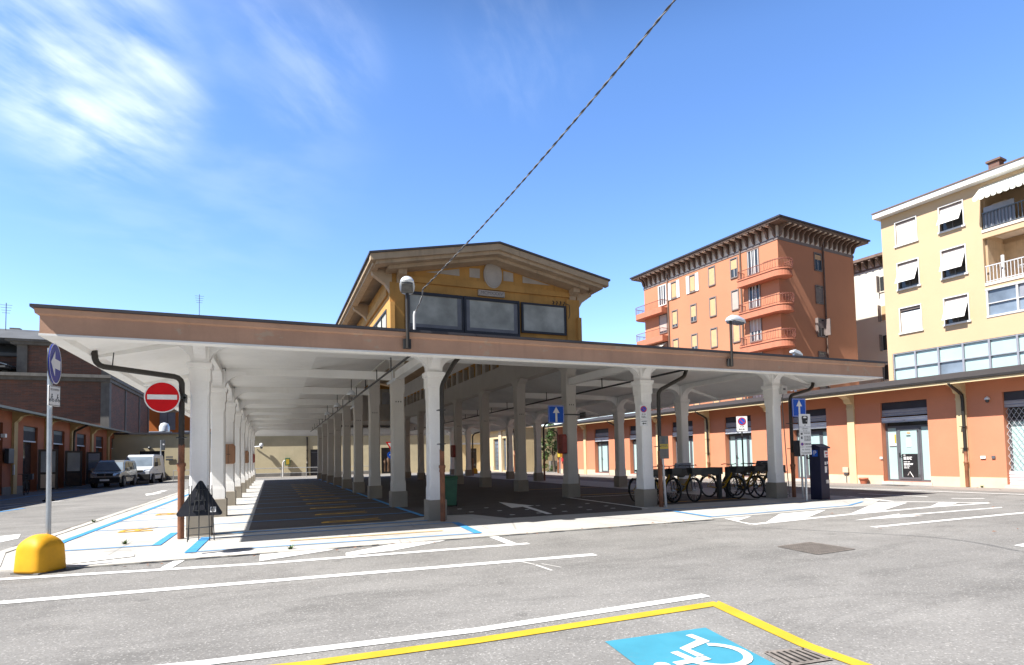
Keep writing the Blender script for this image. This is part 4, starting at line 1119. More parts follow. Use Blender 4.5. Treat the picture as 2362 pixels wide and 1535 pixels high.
# share bikes
def bike_master():
    t = thing('share_bike', '', 'bicycle', (0, 0, 0), 0, 'yellow share bikes in the racks')
    R_ = .325
    def wheel(y):
        tr = MB(); tr.tube([(0, y + R_ * cos(a), R_ + .012 + R_ * sin(a)) for a in [2 * pi * i / 36 for i in range(36)]], .022, 6, closed=True); w = tr.build('wheel', 'rubber', t)
        rm = MB(); rm.tube([(0, y + (R_ - .03) * cos(a), R_ + .012 + (R_ - .03) * sin(a)) for a in [2 * pi * i / 36 for i in range(36)]], .008, 4, closed=True); rm.build('rim', 'iron_dark', w)
        sp = MB()
        for i in range(14):
            a = 2 * pi * i / 14; sp.tube([((-1) ** i * .02, y, R_ + .012), (0, y + (R_ - .03) * cos(a), R_ + .012 + (R_ - .03) * sin(a))], .0022, 4)
        sp.cyl((-.04, y, R_ + .012), (.04, y, R_ + .012), .028, n=10); sp.build('spokes', 'galv', w)
    wheel(0); wheel(1.06)        # front wheel at y=0, rear at +1.06
    f = MB()
    f.tube([(0, .12, .78), (0, .22, .60), (0, .40, .36), (0, .52, .30), (0, .62, .29)], .030, 8)     # swooping main tube
    f.tube([(0, .62, .29), (0, .72, .62), (0, .755, .78)], .022, 8)
    f.tube([(0, .20, .66), (0, .42, .46), (0, .68, .50)], .020, 8)
    for sx in (-.05, .05): f.tube([(sx * .5, .63, .29), (sx, .80, .31), (sx, 1.06, .337)], .012, 6); f.tube([(sx * .4, .72, .60), (sx, .9, .48), (sx, 1.06, .337)], .010, 6)
    f.build('frame', 'bike_yellow', t)
    k = MB()
    for sx in (-.05, .05): k.tube([(sx, 0, .337), (sx, .05, .62), (sx * .6, .085, .70)], .012, 6)
    k.tube([(0, .09, .70), (0, .14, 1.0)], .018, 8); k.build('fork', 'iron_dark', t)
    h_ = MB(); h_.tube([(-.30, .26, 1.02), (-.24, .18, 1.04), (-.08, .12, 1.02), (.08, .12, 1.02), (.24, .18, 1.04), (.30, .26, 1.02)], .012, 6); h_.tube([(-.18, .13, 1.02), (-.2, .07, 1.0)], .006, 4); h_.tube([(.18, .13, 1.02), (.2, .07, 1.0)], .006, 4); h_.build('handlebar', 'iron_dark', t)
    s_ = MB(); s_.prism([(-.03, .66), (.03, .66), (.05, .76), (.10, .86), (.09, .92), (-.09, .92), (-.10, .86), (-.05, .76)], .88, .93); s_.build('saddle', 'rubber', t, .015)
    MB().cyl((0, .755, .76), (0, .78, .88), .014).build('seat_post', 'galv', t)
    for y in (0, 1.06):
        a0, a1 = (radians(20), radians(150)) if y else (radians(40), radians(175))
        q = MB(); vs = []
        for i in range(13):
            a = a0 + (a1 - a0) * i / 12 if y == 0 else radians(-15) + radians(160) * i / 12
            for sx in (-.028, .028): vs.append((sx, y + .365 * cos(a), .337 + .365 * sin(a)))
        q.add(vs, [(2 * i, 2 * i + 1, 2 * i + 3, 2 * i + 2) for i in range(12)]); q.build('mudguard', 'iron_dark', t)
    q = MB(); q.cyl((-.035, .62, .29), (-.025, .62, .29), .085, n=20); q.tube([(-.05, .62, .29), (-.06, .70, .17)], .010, 5); q.tube([(.05, .62, .29), (.06, .54, .41)], .010, 5)
    q.box(-.14, .66, .155, -.06, .75, .175); q.box(.06, .50, .40, .14, .58, .42); q.build('crank', 'iron_dark', t)
    q = MB(); q.add([(-.15, -.16, .80), (.15, -.16, .80), (.15, .06, .80), (-.15, .06, .80), (-.18, -.2, .96), (.18, -.2, .96), (.18, .08, .96), (-.18, .08, .96)], [(0, 3, 2, 1), (0, 1, 5, 4), (1, 2, 6, 5), (2, 3, 7, 6), (3, 0, 4, 7)]); q.build('basket', 'iron_dark', t)
    q = MB(); q.lathe([(.0, 0), (.03, .01), (.035, .04), (.0, .05)], (0, -.02, .72), 10); q.build('headlamp', 'chrome', t)
    return t
bikes = [(9.63, 13.12, -4, 'yellow share bike at the left end of the left rack, partly behind the column'),
         (10.36, 13.28, 3, 'second yellow share bike in the left rack, right of the white pole'),
         (11.00, 13.18, -3, 'yellow share bike in the left rack nearest the gap between the racks'),
         (12.62, 13.25, 6, 'first yellow share bike in the right rack, beside its left post'),
         (13.20, 13.06, -2, 'second yellow share bike in the right rack, in its middle'),
         (13.62, 13.20, 4, 'third yellow share bike in the right rack, under the dark solar panel'),
         (14.02, 13.25, -5, 'last yellow share bike in the right rack, against the right end column')]
bm_ = bike_master()
for i, (x, y, a, lb) in enumerate(bikes):
    o = bm_ if i == 0 else copy_tree(bm_)
    o.location = (x, y, .012); o.rotation_euler = (0, 0, radians(a)); o['label'] = lb

# ------------------------------------------------------------------ low shop wings
# local frame: y runs along the street wall, x points into the building (mirrored for the left wing)
def open_wall(mb, y0, y1, ztop, ops, th, zsill):
    """wall of thickness th with openings (ya, yb, zt)"""
    y = y0
    for a, b, zt in ops:
        if a > y: mb.box(0, y, 0, th, a, ztop)
        mb.box(0, a, zt, th, b, ztop)
        if zsill: mb.box(-.03, a + .002, 0, th, b - .002, zsill)
        y = b
    if y < y1: mb.box(0, y, 0, th, y1, ztop)

WR = thing('shop_wing', 'long low terracotta shop building with cream pilasters along the sunny right side', 'shop building', (22.3, 12, 0), .0512)
PIT = 4.07
Rops = [(2.45 + PIT * k - .86, 2.45 + PIT * k + .86, 3.20) for k in range(-2, 6)]
RY_0, RY_1 = -9.0, 28.9
m = MB(); open_wall(m, RY_0, RY_1, 3.76, Rops, .34, .13)
m.box(.34, RY_1 - .3, 0, 7, RY_1, 3.76); m.box(.34, RY_0, 0, 7, RY_0 + .3, 3.76); m.box(6.7, RY_0 + .3, 0, 7, RY_1 - .3, 3.76)
m.build('wall', 'terracotta', WR)
m = MB()
ed = [RY_0] + [v for o in Rops for v in o[:2]] + [RY_1]
for a, b in zip(ed[::2], ed[1::2]): m.box(-.025, a, 0, .01, b - .02, .35)
m.split('base_course', 'pale_base', WR)
m = MB()
for a, b, zt in Rops: m.box(-.06, a - .06, 0, .33, b + .06, .128)
m.split('door_step', 'kerb_stone', WR)
for k in range(-2, 7):
    y = .45 + PIT * k
    q = MB(); q.box(-.075, y - .15, 0, .002, y + .15, 3.05)
    q.box(-.095, y - .16, 3.05, .002, y + .16, 3.12)
    q.prism([(-.075, 3.12), (.0, 3.12), (.0, 3.74), (-.74, 3.74), (-.74, 3.60), (-.50, 3.55), (-.30, 3.46), (-.22, 3.30), (-.075, 3.26)], y - .15, y + .15, 'y')
    q.build('pilaster', 'cream_render', WR)
m = MB(); m.prism([(-.86, 3.64), (-.86, 3.67), (.35, 3.79), (.35, 3.76)], RY_0, RY_1 + .35, 'y'); m.build('eave_soffit', 'cream_render', WR)
m = MB(); m.prism([(-.98, 3.74), (-.98, 3.665), (-.95, 3.65), (-.87, 3.65), (-.865, 3.73)], RY_0, RY_1 + .4, 'y'); m.build('gutter', 'pipe_dark', WR)
m = MB(); m.box(-.925, RY_0, 3.565, -.862, RY_1 + .35, 3.648); m.build('edge_board', 'cream_render', WR)
m = MB(); m.prism([(-.97, 3.722), (4.2, 4.52), (7.4, 4.0), (7.4, 3.94), (4.2, 4.46), (-.97, 3.69)], RY_0 - .1, RY_1 + .42, 'y'); m.build('roof', 'roof_sheet', WR).data.materials[0] = MATS['wood_brown']
M('wing_roof', (0.036, 0.031, 0.03), .75, .18, 1.5, .08, 20)
[c for c in WR.children if c.name.startswith('roof')][0].data.materials[0] = MATS['wing_roof']

def shopfront(parent, yc, w, k, zt, roll, style):
    """roller box, shutter and glazed door set back in an opening"""
    a, b = yc - w / 2, yc + w / 2
    q = MB(); q.box(.10, a, 2.93, .30, b, zt - .002); q.box(.09, a, 2.905, .30, b, 2.93)
    bx = q.build('transom_panel', 'shutter_dark', parent)
    q = MB(); q.box(.085, a, 2.66, .30, b, 2.904); q.build('shutter_box', 'slat_grey', bx)
    q = MB(); q.box(.035, a + .004, roll, .075, b - .004, 2.60); sh = q.build('roller_shutter', 'slat_light', parent)
    q = MB(); q.box(.025, a + .004, roll - .04, .085, b - .004, roll); q.box(.005, yc - .04, roll - .03, .025, yc + .04, roll + .03); q.build('shutter_bar', 'galv', sh)
    xf = .27
    q = MB()
    for y0, y1, z0, z1 in ((a, a + .07, .13, 2.62), (b - .07, b, .13, 2.62), (a + .07, b - .07, .13, .20), (a + .40, a + .47, .2, 2.2), (b - .47, b - .40, .2, 2.2), (a + .07, b - .07, 2.2, 2.27)):
        q.box(xf, y0, z0, xf + .06, y1, z1)
    fr_ = q.build('door_frame', 'frame_grey', parent)
    for y0, y1 in ((a + .07, a + .40), (b - .40, b - .07)):
        MB().box(xf + .025, y0, .2, xf + .035, y1, 2.2).build('side_pane', 'film_cyan' if style != 'dark' else 'glass_dark', fr_)
    MB().box(xf + .025, a + .07, 2.27, xf + .035, b - .07, 2.62).build('top_pane', 'glass_dark', fr_)
    q = MB()
    for y0, y1, z0, z1 in ((a + .47, a + .55, .2, 2.2), (b - .55, b - .47, .2, 2.2), (a + .55, b - .55, .2, .28), (a + .55, b - .55, 2.10, 2.2)): q.box(xf - .02, y0, z0, xf + .05, y1, z1)
    dr = q.build('door', 'frame_grey', parent)
    MB().box(xf + .01, a + .55, .28, xf + .02, b - .55, 2.10).build('door_pane', 'film_cyan' if style != 'dark' else 'glass_dark', dr)
    q = MB(); q.box(xf - .06, b - .53, 1.05, xf - .02, b - .50, 1.22); q.cyl((xf - .05, b - .515, 1.12), (xf - .05, b - .64, 1.12), .012, n=6); q.build('door_handle', 'iron_dark', dr)
    q = MB(); q.box(xf - .03, a + .50, 2.0, xf - .02, a + .53, 2.1); q.box(xf - .03, a + .50, .3, xf - .02, a + .53, .4); q.build('hinge', 'iron_dark', dr)
    return dr, fr_
for k in range(-2, 6):
    yc = 2.45 + PIT * k
    if k == -1: continue
    dr, fr_ = shopfront(WR, yc, 1.72, k, 3.2, 2.44 if k in (0, -2) else 2.40 - .02 * (k % 3), 'light')
    a, b = yc - .86, yc + .86
    if k == 0:
        q = MB(); q.box(.262, a + .57, .29, .278, b - .58, 1.18); po = q.build('door_poster', 'poster_black', dr)
        q = MB()
        random.seed(3)
        for z, n_ in ((1.12, 1), (1.04, 3), (1.0, 3), (.96, 3), (.86, 2), (.79, 3), (.76, 3), (.70, 2), (.63, 2)):
            y = b - .64
            for _ in range(n_): w = random.uniform(.06, .12); q.box(.258, y - w, z, .2615, y, z + .028); y -= w + .02
        q.tube([(.258, a + .75, .29), (.258, a + .87, .5), (.258, a + .95, .36)], .012, 5)
        q.build('poster_print', 'sign_white', po)
        q = MB(); q.box(.262, yc - .08, 1.45, .278, yc + .09, 1.78); nt = q.build('door_notice', 'sign_white', dr)
        q = MB(); q.box(.265, yc - .07, 1.86, .278, yc + .08, 1.89); q.build('door_lettering', 'ink_black', dr)
        q = MB(); q.prism([(yc + .07 * cos(i * pi / 8), 1.99 + .04 * sin(i * pi / 8)) for i in range(16)], .268, .278, 'x'); q.build('door_emblem', 'blind_ochre', dr)
        q = MB(); q.box(.285, b - .38, 1.50, .296, b - .12, 1.98); wp = q.build('window_notice', 'sign_white', fr_)
        q = MB(); q.box(.281, b - .37, 1.60, .286, b - .31, 1.95) if False else q.box(.281, b - .38, 1.60, .2848, b - .32, 1.95); q.build('notice_stripe', 'panel_yellow', wp)
        q = MB(); q.box(.283, b - .38, 1.46, .296, b - .12, 1.495); q.build('notice_bar', 'frame_grey', fr_)
# shop with the lattice gate
yc = 2.45 - PIT; a, b = yc - .86, yc + .86
q = MB(); q.box(.10, a, 2.93, .30, b, 3.198); q.box(.09, a, 2.905, .30, b, 2.93); bx = q.build('transom_panel', 'shutter_dark', WR)
q = MB(); q.box(.085, a, 2.68, .30, b, 2.904); q.build('shutter_box', 'slat_grey', bx)
q = MB(); q.box(.15, a, .13, .19, b, .57); gs = q.build('roller_shutter', 'slat_light', WR)
q = MB()
nr = 17; rh = (2.66 - .57) / nr
for r in range(nr):
    p = []; k = 0; y = a
    while y <= b + .001:
        up_ = (k + r) % 2
        p.append((.17 + .004 * (r % 2), y, .57 + rh * (r + (.96 if up_ else .04)))); y += .0717; k += 1
    q.tube(p, .0085, 4)
q.build('lattice', 'shutter_light', gs)
q = MB()
for y0, y1, z0, z1 in ((a, a + .07, .13, 2.66), (b - .07, b, .13, 2.66), (a + .07, b - .07, 2.2, 2.27), (a + .5, a + .58, .13, 2.2), (b - .58, b - .5, .13, 2.2)): q.box(.29, y0, z0, .34, y1, z1)
gf = q.build('door_frame', 'frame_grey', WR)
q = MB(); q.box(.31, a + .07, .13, .32, b - .07, 2.2); q.build('door_pane', 'film_cyan', gf)
q = MB(); q.box(.31, a + .07, 2.27, .32, b - .07, 2.66); q.build('top_pane', 'glass_dark', gf)
# downpipes of the wing
for k in (-2, 0, 3, 5, 7):
    y = .45 + PIT * k - .10
    if k == 7: y = RY_1 - .2
    downpipe([(-.92, y, 3.60), (-.80, y, 3.50), (-.45, y, 3.36), (-.17, y, 3.22), (-.14, y, 3.0), (-.14, y, .02)], 1.2, WR, .05, True, False)
# small fittings, each a thing of its own
def RW(lx, ly, z): # wing-local to world
    c, s = cos(.0512), sin(.0512); return (22.3 + c * lx - s * ly, 12 + s * lx + c * ly, z)
t = thing('electric_box', 'small grey electric box on the terracotta wall left of a cream pilaster', 'electric box', RW(-.03, 4.82, .36), .0512)
MB().box(-.10, -.12, .08, .01, .12, .30).build('case', 'concrete_old', t, .008); t.children[0].data.materials[0] = MATS['pale_base']
q = MB(); q.box(-.07, -.09, .02, -.02, .09, .08); q.tube([(-.04, 0, .02), (-.04, 0, -.34)], .012, 5); q.build('cable', 'frame_grey', t)
t = thing('flower_pot', 'empty terracotta flower pot standing against the pale base of the right shop wall', 'flower pot', RW(-.24, 3.98, .01))
q = MB(); q.lathe([(.11, 0), (.14, .14), (.16, .17), (.175, .17), (.175, .24), (.155, .24), (.14, .18), (.02, .17)], n=24); q.build('pot', 'terracotta_pot', t)
t = thing('wall_lamp', 'small bulkhead lamp on the terracotta wall left of the lattice gate', 'lamp', RW(-.02, -.36, 2.98), .0512)
q = MB(); q.lathe([(.0, .10), (.06, .06), (.085, .0), (.08, -.02)], (-.06, 0, .02), 14); q.build('shade', 'lamp_shell', t)
q = MB(); q.lathe([(.05, -.02), (.055, -.08), (.03, -.12), (.0, -.125)], (-.06, 0, .02), 12); q.build('bulb_guard', 'glass_dark', t)
for i, (yy, zz, mt) in enumerate(((3.35, 1.03, 'sign_white'), (-.12, 1.03, 'sign_white'), (-.42, 1.03, 'frame_grey'), (2.9 - .65 + 2.2, 1.03, 'panel_grey'))):
    tag(MB(Matrix.Translation(RW(-.03, yy, zz)) @ RZ(.0512)).box(-.02, -.075 if i == 1 else -.05, -.04, .01, .075 if i == 1 else .05, .05).build('socket_plate', mt), ['small round edged white plate on the wall just left of the open glass shop door', 'white oblong plate on the wall beside the lattice gate', 'grey plate on the wall right next to the white oblong one by the lattice gate', 'pale plate low on the terracotta wall near the flower pot'][i], 'wall plate')
t = tag(MB(Matrix.Translation(RW(-.55, 2.55, .006)) @ RZ(.0512)).box(-.22, -.40, 0, .22, .40, .012).build('door_mat', 'grate_dark'), 'dark doormat in front of the glass shop door with the black poster', 'doormat')
tag(MB(Matrix.Translation(RW(-.75, 2.45, .006)) @ RZ(.0512)).prism([(-.35, -1.2), (.70, -.9), (.70, .9), (-.35, 1.3)], 0, .003).build('asphalt_apron', 'asphalt'), 'grey asphalt ramp patch in front of the glass shop door', 'ramp')
t = thing('gas_meter_box', 'yellow faced gas box on a grey post at the far end of the right shops', 'gas box', (20.55, 40.0, 0), .05)
MB().cyl((0, 0, 0), (0, 0, 1.3), .05, n=8).build('post', 'galv', t)
MB().box(-.12, -.18, 1.28, .10, .18, 1.85).build('case', 'panel_yellow', t, .01)
MB().box(.05, -.35, .95, .12, -.1, 1.22).build('mail_slot', 'ink_red', t)
t = thing('street_lamp', 'pale arched street lamp rising beyond the right end of the canopy roof', 'lamp', (21.25, 18.5, 4.0))
MB().cyl((0, 0, 0), (0, 0, 1.75), .05, n=8).build('post', 'lamp_shell', t)
q = MB(); q.prism([(-.16, 1.72), (.42, 1.58), (.42, 1.66), (.25, 1.80), (.0, 1.86), (-.14, 1.82)], -.12, .12, 'y'); q.build('lamp_head', 'lamp_shell', t, .03)
tag(MB(T(20.9, 18.4, 4.0)).cyl((0, 0, 0), (0, 0, 1.5), .05, n=8).build('roof_vent_pipe', 'lamp_shell'), 'thin white vent pipe just left of the pale arched lamp', 'vent pipe')

# ------------------------------------------------------------------ left shop wing (in shade)
WL = thing('shop_wing', 'long low terracotta shop building in shade along the left side with open wooden doors', 'shop building', (-12.4, 36.0, 0))
MX = Matrix.Scale(-1, 4, (1, 0, 0))
LP = 4.74
Lops = [(4.7 + LP * k - 1.05, 4.7 + LP * k + 1.05, 3.66) for k in range(-6, 5)]
LY0, LY1 = -26.0, 24.2
m = MB(MX); open_wall(m, LY0, LY1, 4.32, Lops, .35, .05)
m.box(.35, LY1 - .3, 0, 6.5, LY1, 4.32); m.box(.35, LY0, 0, 6.5, LY0 + .3, 4.32); m.box(6.2, LY0 + .3, 0, 6.5, LY1 - .3, 4.32)
m.build('wall', 'terracotta_shaded', WL)
m = MB(MX); ed = [LY0] + [v for o in Lops for v in o[:2]] + [LY1]
for a, b in zip(ed[::2], ed[1::2]): m.box(-.03, a, 0, .01, b - .02, .40)
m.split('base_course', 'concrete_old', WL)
for k in range(-6, 6):
    y = 2.33 + LP * k
    q = MB(MX); q.box(-.11, y - .24, 0, .002, y + .24, 3.72)
    q.prism([(-.11, 3.72), (.0, 3.72), (.0, 4.30), (-.78, 4.30), (-.78, 4.16), (-.52, 4.12), (-.34, 4.04), (-.24, 3.86), (-.14, 3.78)], y - .20, y + .20, 'y')
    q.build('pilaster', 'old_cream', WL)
m = MB(MX); m.prism([(-.86, 4.20), (-.86, 4.23), (.36, 4.35), (.36, 4.32)], LY0, LY1 + .2, 'y'); m.build('eave_soffit', 'old_cream', WL)
m = MB(MX); m.prism([(-.98, 4.29), (-.98, 4.17), (-.95, 4.155), (-.87, 4.155), (-.865, 4.27)], LY0, LY1 + .3, 'y'); m.build('gutter', 'pipe_dark', WL)
m = MB(MX); m.prism([(-.97, 4.292), (4.0, 4.62), (7.2, 4.35), (7.2, 4.30), (4.0, 4.56), (-.97, 4.25)], LY0 - .1, LY1 + .3, 'y'); m.build('roof', 'wing_roof', WL)
downpipe([(.90, 11.9, 4.17), (.70, 11.9, 4.05), (.20, 11.9, 3.75), (.15, 11.9, 3.4), (.15, 11.9, .02)], .9, WL, .07, False, False)
for k in range(-6, 5):
    yc = 4.7 + LP * k; a, b = yc - 1.05, yc + 1.05
    q = MB(MX); q.box(.12, a, 2.85, .32, b, 3.658); bx = q.build('transom_panel', 'transom_dark', WL)
    q = MB(MX); q.box(.11, a, 3.40, .119, b, 3.64); q.build('top_pane', 'shutter_dark', bx)
    q = MB(MX); q.box(.08, a, 2.79, .12, b, 2.86); q.build('shutter_bar', 'slat_light', bx)
    q = MB(MX); q.box(.30, a, .05, .34, b, 2.85); q.build('doorway', 'glass_dark' if k < 3 else 'shutter_dark', WL)
    if k in (0, 1, 2):
        # wooden glazed door leaf folded open into the street
        q = MB(MX @ T(-.05, b - .02, 0) @ RZ(radians(-18)))
        for x0, x1, z0, z1 in ((-.9, -.78, .06, 2.4), (-.12, 0, .06, 2.4), (-.78, -.12, 2.28, 2.4), (-.78, -.12, .95, 1.07), (-.78, -.12, .06, .16)): q.box(x0, -.03, z0, x1, .03, z1)
        dl = q.build('door', 'wood_dark', WL)
        q = MB(MX @ T(-.05, b - .02, 0) @ RZ(radians(-18))); q.box(-.78, -.01, 1.07, -.12, .01, 2.28); q.build('door_pane', 'glass_sky', dl)
        q = MB(MX @ T(-.05, b - .02, 0) @ RZ(radians(-18))); q.box(-.78, -.015, .16, -.12, .015, .95); q.build('door_panel', 'wood_brown' if k else 'pale_base', dl)
        if k == 2:
            q = MB(MX @ T(-.05, b - .02, 0) @ RZ(radians(-18))); q.box(-.78, -.04, 1.78, -.12, -.02, 2.28); q.build('door_notice', 'panel_grey', dl)
t = thing('parked_bicycle', 'dark old bicycle with a crate leaning by the left shaded shops', 'bicycle', (-11.3, 36.6, 0), radians(10))
for yy in (-.5, .55):
    w = MB(); w.tube([(0, yy + .33 * cos(a), .345 + .33 * sin(a)) for a in [2 * pi * i / 28 for i in range(28)]], .02, 5, closed=True); w.build('wheel', 'rubber', t)
q = MB(); q.tube([(0, -.5, .345), (0, -.35, .9), (0, .15, .85), (0, .05, .3), (0, -.35, .8)], .018, 6); q.tube([(0, .15, .85), (0, .55, .345), (0, .05, .3)], .014, 6); q.build('frame', 'iron_dark', t)
q = MB(); q.tube([(-.28, -.25, 1.05), (0, -.36, 1.02), (.28, -.25, 1.05)], .012, 6); q.build('handlebar', 'iron_dark', t)
q = MB(); q.box(-.06, .08, .92, .06, .32, .97); q.build('saddle', 'rubber', t, .02)
q = MB(); q.box(-.2, .35, .75, .2, .8, 1.05); q.build('crate', 'shutter_dark', t, .01)
t = thing('traffic_post', 'short red and white striped rubber post on the shaded left road', 'post', (-8.25, 29.1, 0))
MB().lathe([(.20, 0), (.20, .05), (.11, .07), (.10, .20), (.02, .20)], n=16).build('base', 'rubber', t)
for i in range(4): MB().cyl((0, 0, .20 + .13 * i), (0, 0, .33 + .13 * i), .095 - .008 * i, .087 - .008 * i, 14).build('stripe', 'ink_red' if i % 2 == 0 else 'sign_white', t)
t = thing('letter_box', 'dark letter box and notice case on the shaded left wall', 'letter box', (-12.2, 37.3, 1.6))
MB().box(-.1, -.35, 0, .08, .3, .75).build('case', 'shutter_dark', t, .01); MB().box(-.05, .36, -.05, .06, .75, .70).build('notice', 'old_cream', t); MB().box(-.05, .5, -.6, .02, .62, -.06).build('bracket', 'galv', t)
t = tag(MB(T(-12.2, 36.8, 2.9)).box(-.18, -.1, 0, .0, .1, .18).build('alarm_siren', 'sign_white'), 'small white alarm siren on the shaded left wall', 'alarm')

# ------------------------------------------------------------------ rear building
RB = thing('rear_building', 'plain low cream building closing the rear of the courtyard', 'building', (0, 58.3, 0), -.0997)
m = MB()
def hole_wall(mb, x0, x1, zt, holes, th):
    x = x0
    for a, b, zh in holes:
        if a > x: mb.box(x, 0, 0, a, th, zt)
        mb.box(a, 0, zh, b, th, zt); x = b
    mb.box(x, 0, 0, x1, th, zt)
hole_wall(m, -13.5, 17.9, 4.0, [(-10.62, -8.66, 2.56), (3.41, 4.24, 2.48), (9.92, 11.0, 2.54)], .4)
m.build('wall', 'old_cream', RB).data.materials[0] = MATS['old_cream']
M('rear_cream', (0.47, 0.41, 0.27), .85, .10, .8, .05, 20, .1, patch=.25, pcol=(.5, .45, .36), streak=.15, scol=(.3, .25, .17))
[c for c in RB.children][0].data.materials[0] = MATS['rear_cream']
m = MB(); hole_wall(m, 17.9, 20.2, 4.0, [(18.84, 19.46, 2.32)], .4); m.build('yellow_wall', 'cream_render', RB)
m = MB(); m.box(-13.6, -.32, 4.0, 20.3, 5, 4.16); m.build('roof', 'roof_sheet', RB)
m = MB(); hole_wall(m, -13.5, 17.9, .01, [], .0) if False else m.box(-8.5, -.02, 0, 3.3, 0, .35); m.box(4.3, -.02, 0, 9.8, 0, .35); m.split('base_course', 'concrete_old', RB)
for a, b, z, nm, mt in ((-10.62, -8.66, 2.56, 'garage_door', 'shutter_dark'), (3.41, 4.24, 2.48, 'door', 'shutter_dark'), (18.84, 19.46, 2.32, 'door', 'wood_dark')):
    d_ = MB().box(a, .22, 0, b, .28, z).build(nm, mt, RB)
    MB().box(a + .08, .20, z - .32, b - .08, .219, z - .24).build('rail', 'frame_grey', d_)
    if nm == 'door': MB().box(a + .10, .18, .55, b - .10, .219, .75).build('bar', 'frame_grey', d_)
M('poster_art', (.03, .028, .03), .35, .6, 1.2, .3, 8)
d_ = MB().box(9.92, .25, 0.0, 11.0, .3, 2.54).build('display_window', 'poster_art', RB)
q = MB()
for x, h_ in ((10.25, 1.5), (10.6, 1.75)): q.lathe([(.12, .2), (.1, h_ * .6), (.17, h_ * .82), (.05, h_ * .9), (.08, h_ * .97), (.01, h_)], (x, .2, 0), 10)
q.build('display_figure', 'wood_brown', d_)
downpipe([(3.12, -.08, 3.65), (3.13, -.10, 3.5), (3.13, -.10, .02)], 1.5, RB, .07, False, False)
t = thing('wall_lamp', 'white street lamp on a short arm on the rear cream wall', 'lamp', (-.95, 58.35, 2.8))
MB().cyl((-.45, 0, .0), (.10, -.35, .02), .05, n=8).build('arm', 'lamp_shell', t)
q = MB(); q.lathe([(.02, .34), (.14, .28), (.19, .12), (.17, .02), (.09, -.02)], (.12, -.4, 0), 16); q.build('shade', 'lamp_shell', t); q = MB(); q.lathe([(.12, -.02), (.13, -.12), (.05, -.2)], (.12, -.4, 0), 14); q.build('globe', 'lamp_glass', t)
t = thing('gas_pipe', 'white gas pipe bending into a dark green box on the rear cream wall', 'gas pipe', (1.0, 57.9, 0))
MB().tube([(0, 0, 0), (0, 0, 1.15), (.02, 0, 1.32), (.10, 0, 1.45), (.22, 0, 1.48)], .07, 10).build('pipe', 'conduit_white', t)
MB().box(.18, -.12, 1.02, .62, .2, 1.72).build('box', 'bin_green', t, .015)
MB().box(.26, -.13, 1.12, .54, -.121, 1.62).build('box_door', 'panel_yellow', t)
t = thing('railing', 'grey tubular railing along the rear sidewalk', 'railing', (-1.4, 54.7, 0))
q = MB(); q.cyl((-6, .5, .85), (10.4, -.6, .82), .028, n=6); q.cyl((-6, .5, .40), (10.4, -.6, .38), .022, n=6); q.build('rail', 'steel_rail', t)
for i in range(9):
    x = -6 + i * 2.05; MB().cyl((x, .5 - .067 * (x + 6), 0), (x, .5 - .067 * (x + 6), .86), .028, n=6).build('post', 'steel_rail', t)
t = thing('traffic_signal', 'small traffic signal on a thin post behind the white van', 'traffic signal', (-8.0, 53.2, 0))
MB().cyl((0, 0, 0), (0, 0, 3.3), .05, n=8).build('post', 'galv', t); MB().box(.02, -.1, 2.5, .28, .12, 3.3).build('case', 'sign_back', t, .02); MB().disc((.2, -.12, 2.95), .07, .02, 12).build('lens', 'sign_white', t)
t = thing('wall_plaque', 'two small dark plaques on the rear wall right of the garage opening', 'plaque', (-8.25, 59.05, 1.7), -.0997)
MB().box(-.25, -.03, .22, .3, 0, .38).build('upper_plate', 'concrete_old', t); MB().box(-.25, -.03, 0, .32, 0, .16).build('lower_plate', 'sign_back', t)
tag(MB(T(-9.75, 59.2, 2.75)).lathe([(.02, .2), (.12, .16), (.14, .02), (.02, -.06)], n=12).build('wall_spotlight', 'sign_back'), 'dark round spotlight above the rear garage opening', 'lamp')
t = thing('yield_sign', 'distant yield triangle above a small round blue sign, half hidden by a left hall column', 'road sign', (9.15, 48.6, 0))
MB().cyl((0, 0, 0), (0, 0, 2.9), .04, n=8).build('pole', 'sign_back', t)
q = MB(); q.prism([(-.42, 2.85), (.42, 2.85), (0, 2.15)], -.05, -.03, 'y'); yp = q.build('triangle', 'sign_red', t)
q = MB(); q.prism([(-.24, 2.75), (.24, 2.75), (0, 2.36)], -.055, -.0505, 'y'); q.build('triangle_field', 'sign_white', yp)
q = MB(); q.disc((0, -.05, 1.75), .3, .02, 24); rb_ = q.build('roundel', 'sign_blue', t)
q = MB(); q.prism([(-.12, 1.72), (.02, 1.72), (.02, 1.63), (.16, 1.76), (.02, 1.89), (.02, 1.80), (-.12, 1.80)], -.056, -.0505, 'y'); q.build('arrow', 'sign_white', rb_)
q = MB(); q.box(17.3, 56.0, 2.72, 19.9, 57.0, 2.86); en = tag(q.build('entrance_awning', 'panel_grey'), 'flat grey entrance awning over the dark rear door', 'awning')
q = MB(); q.text('PESCHERIA', .0001, T(0, 0, -5)) if False else None

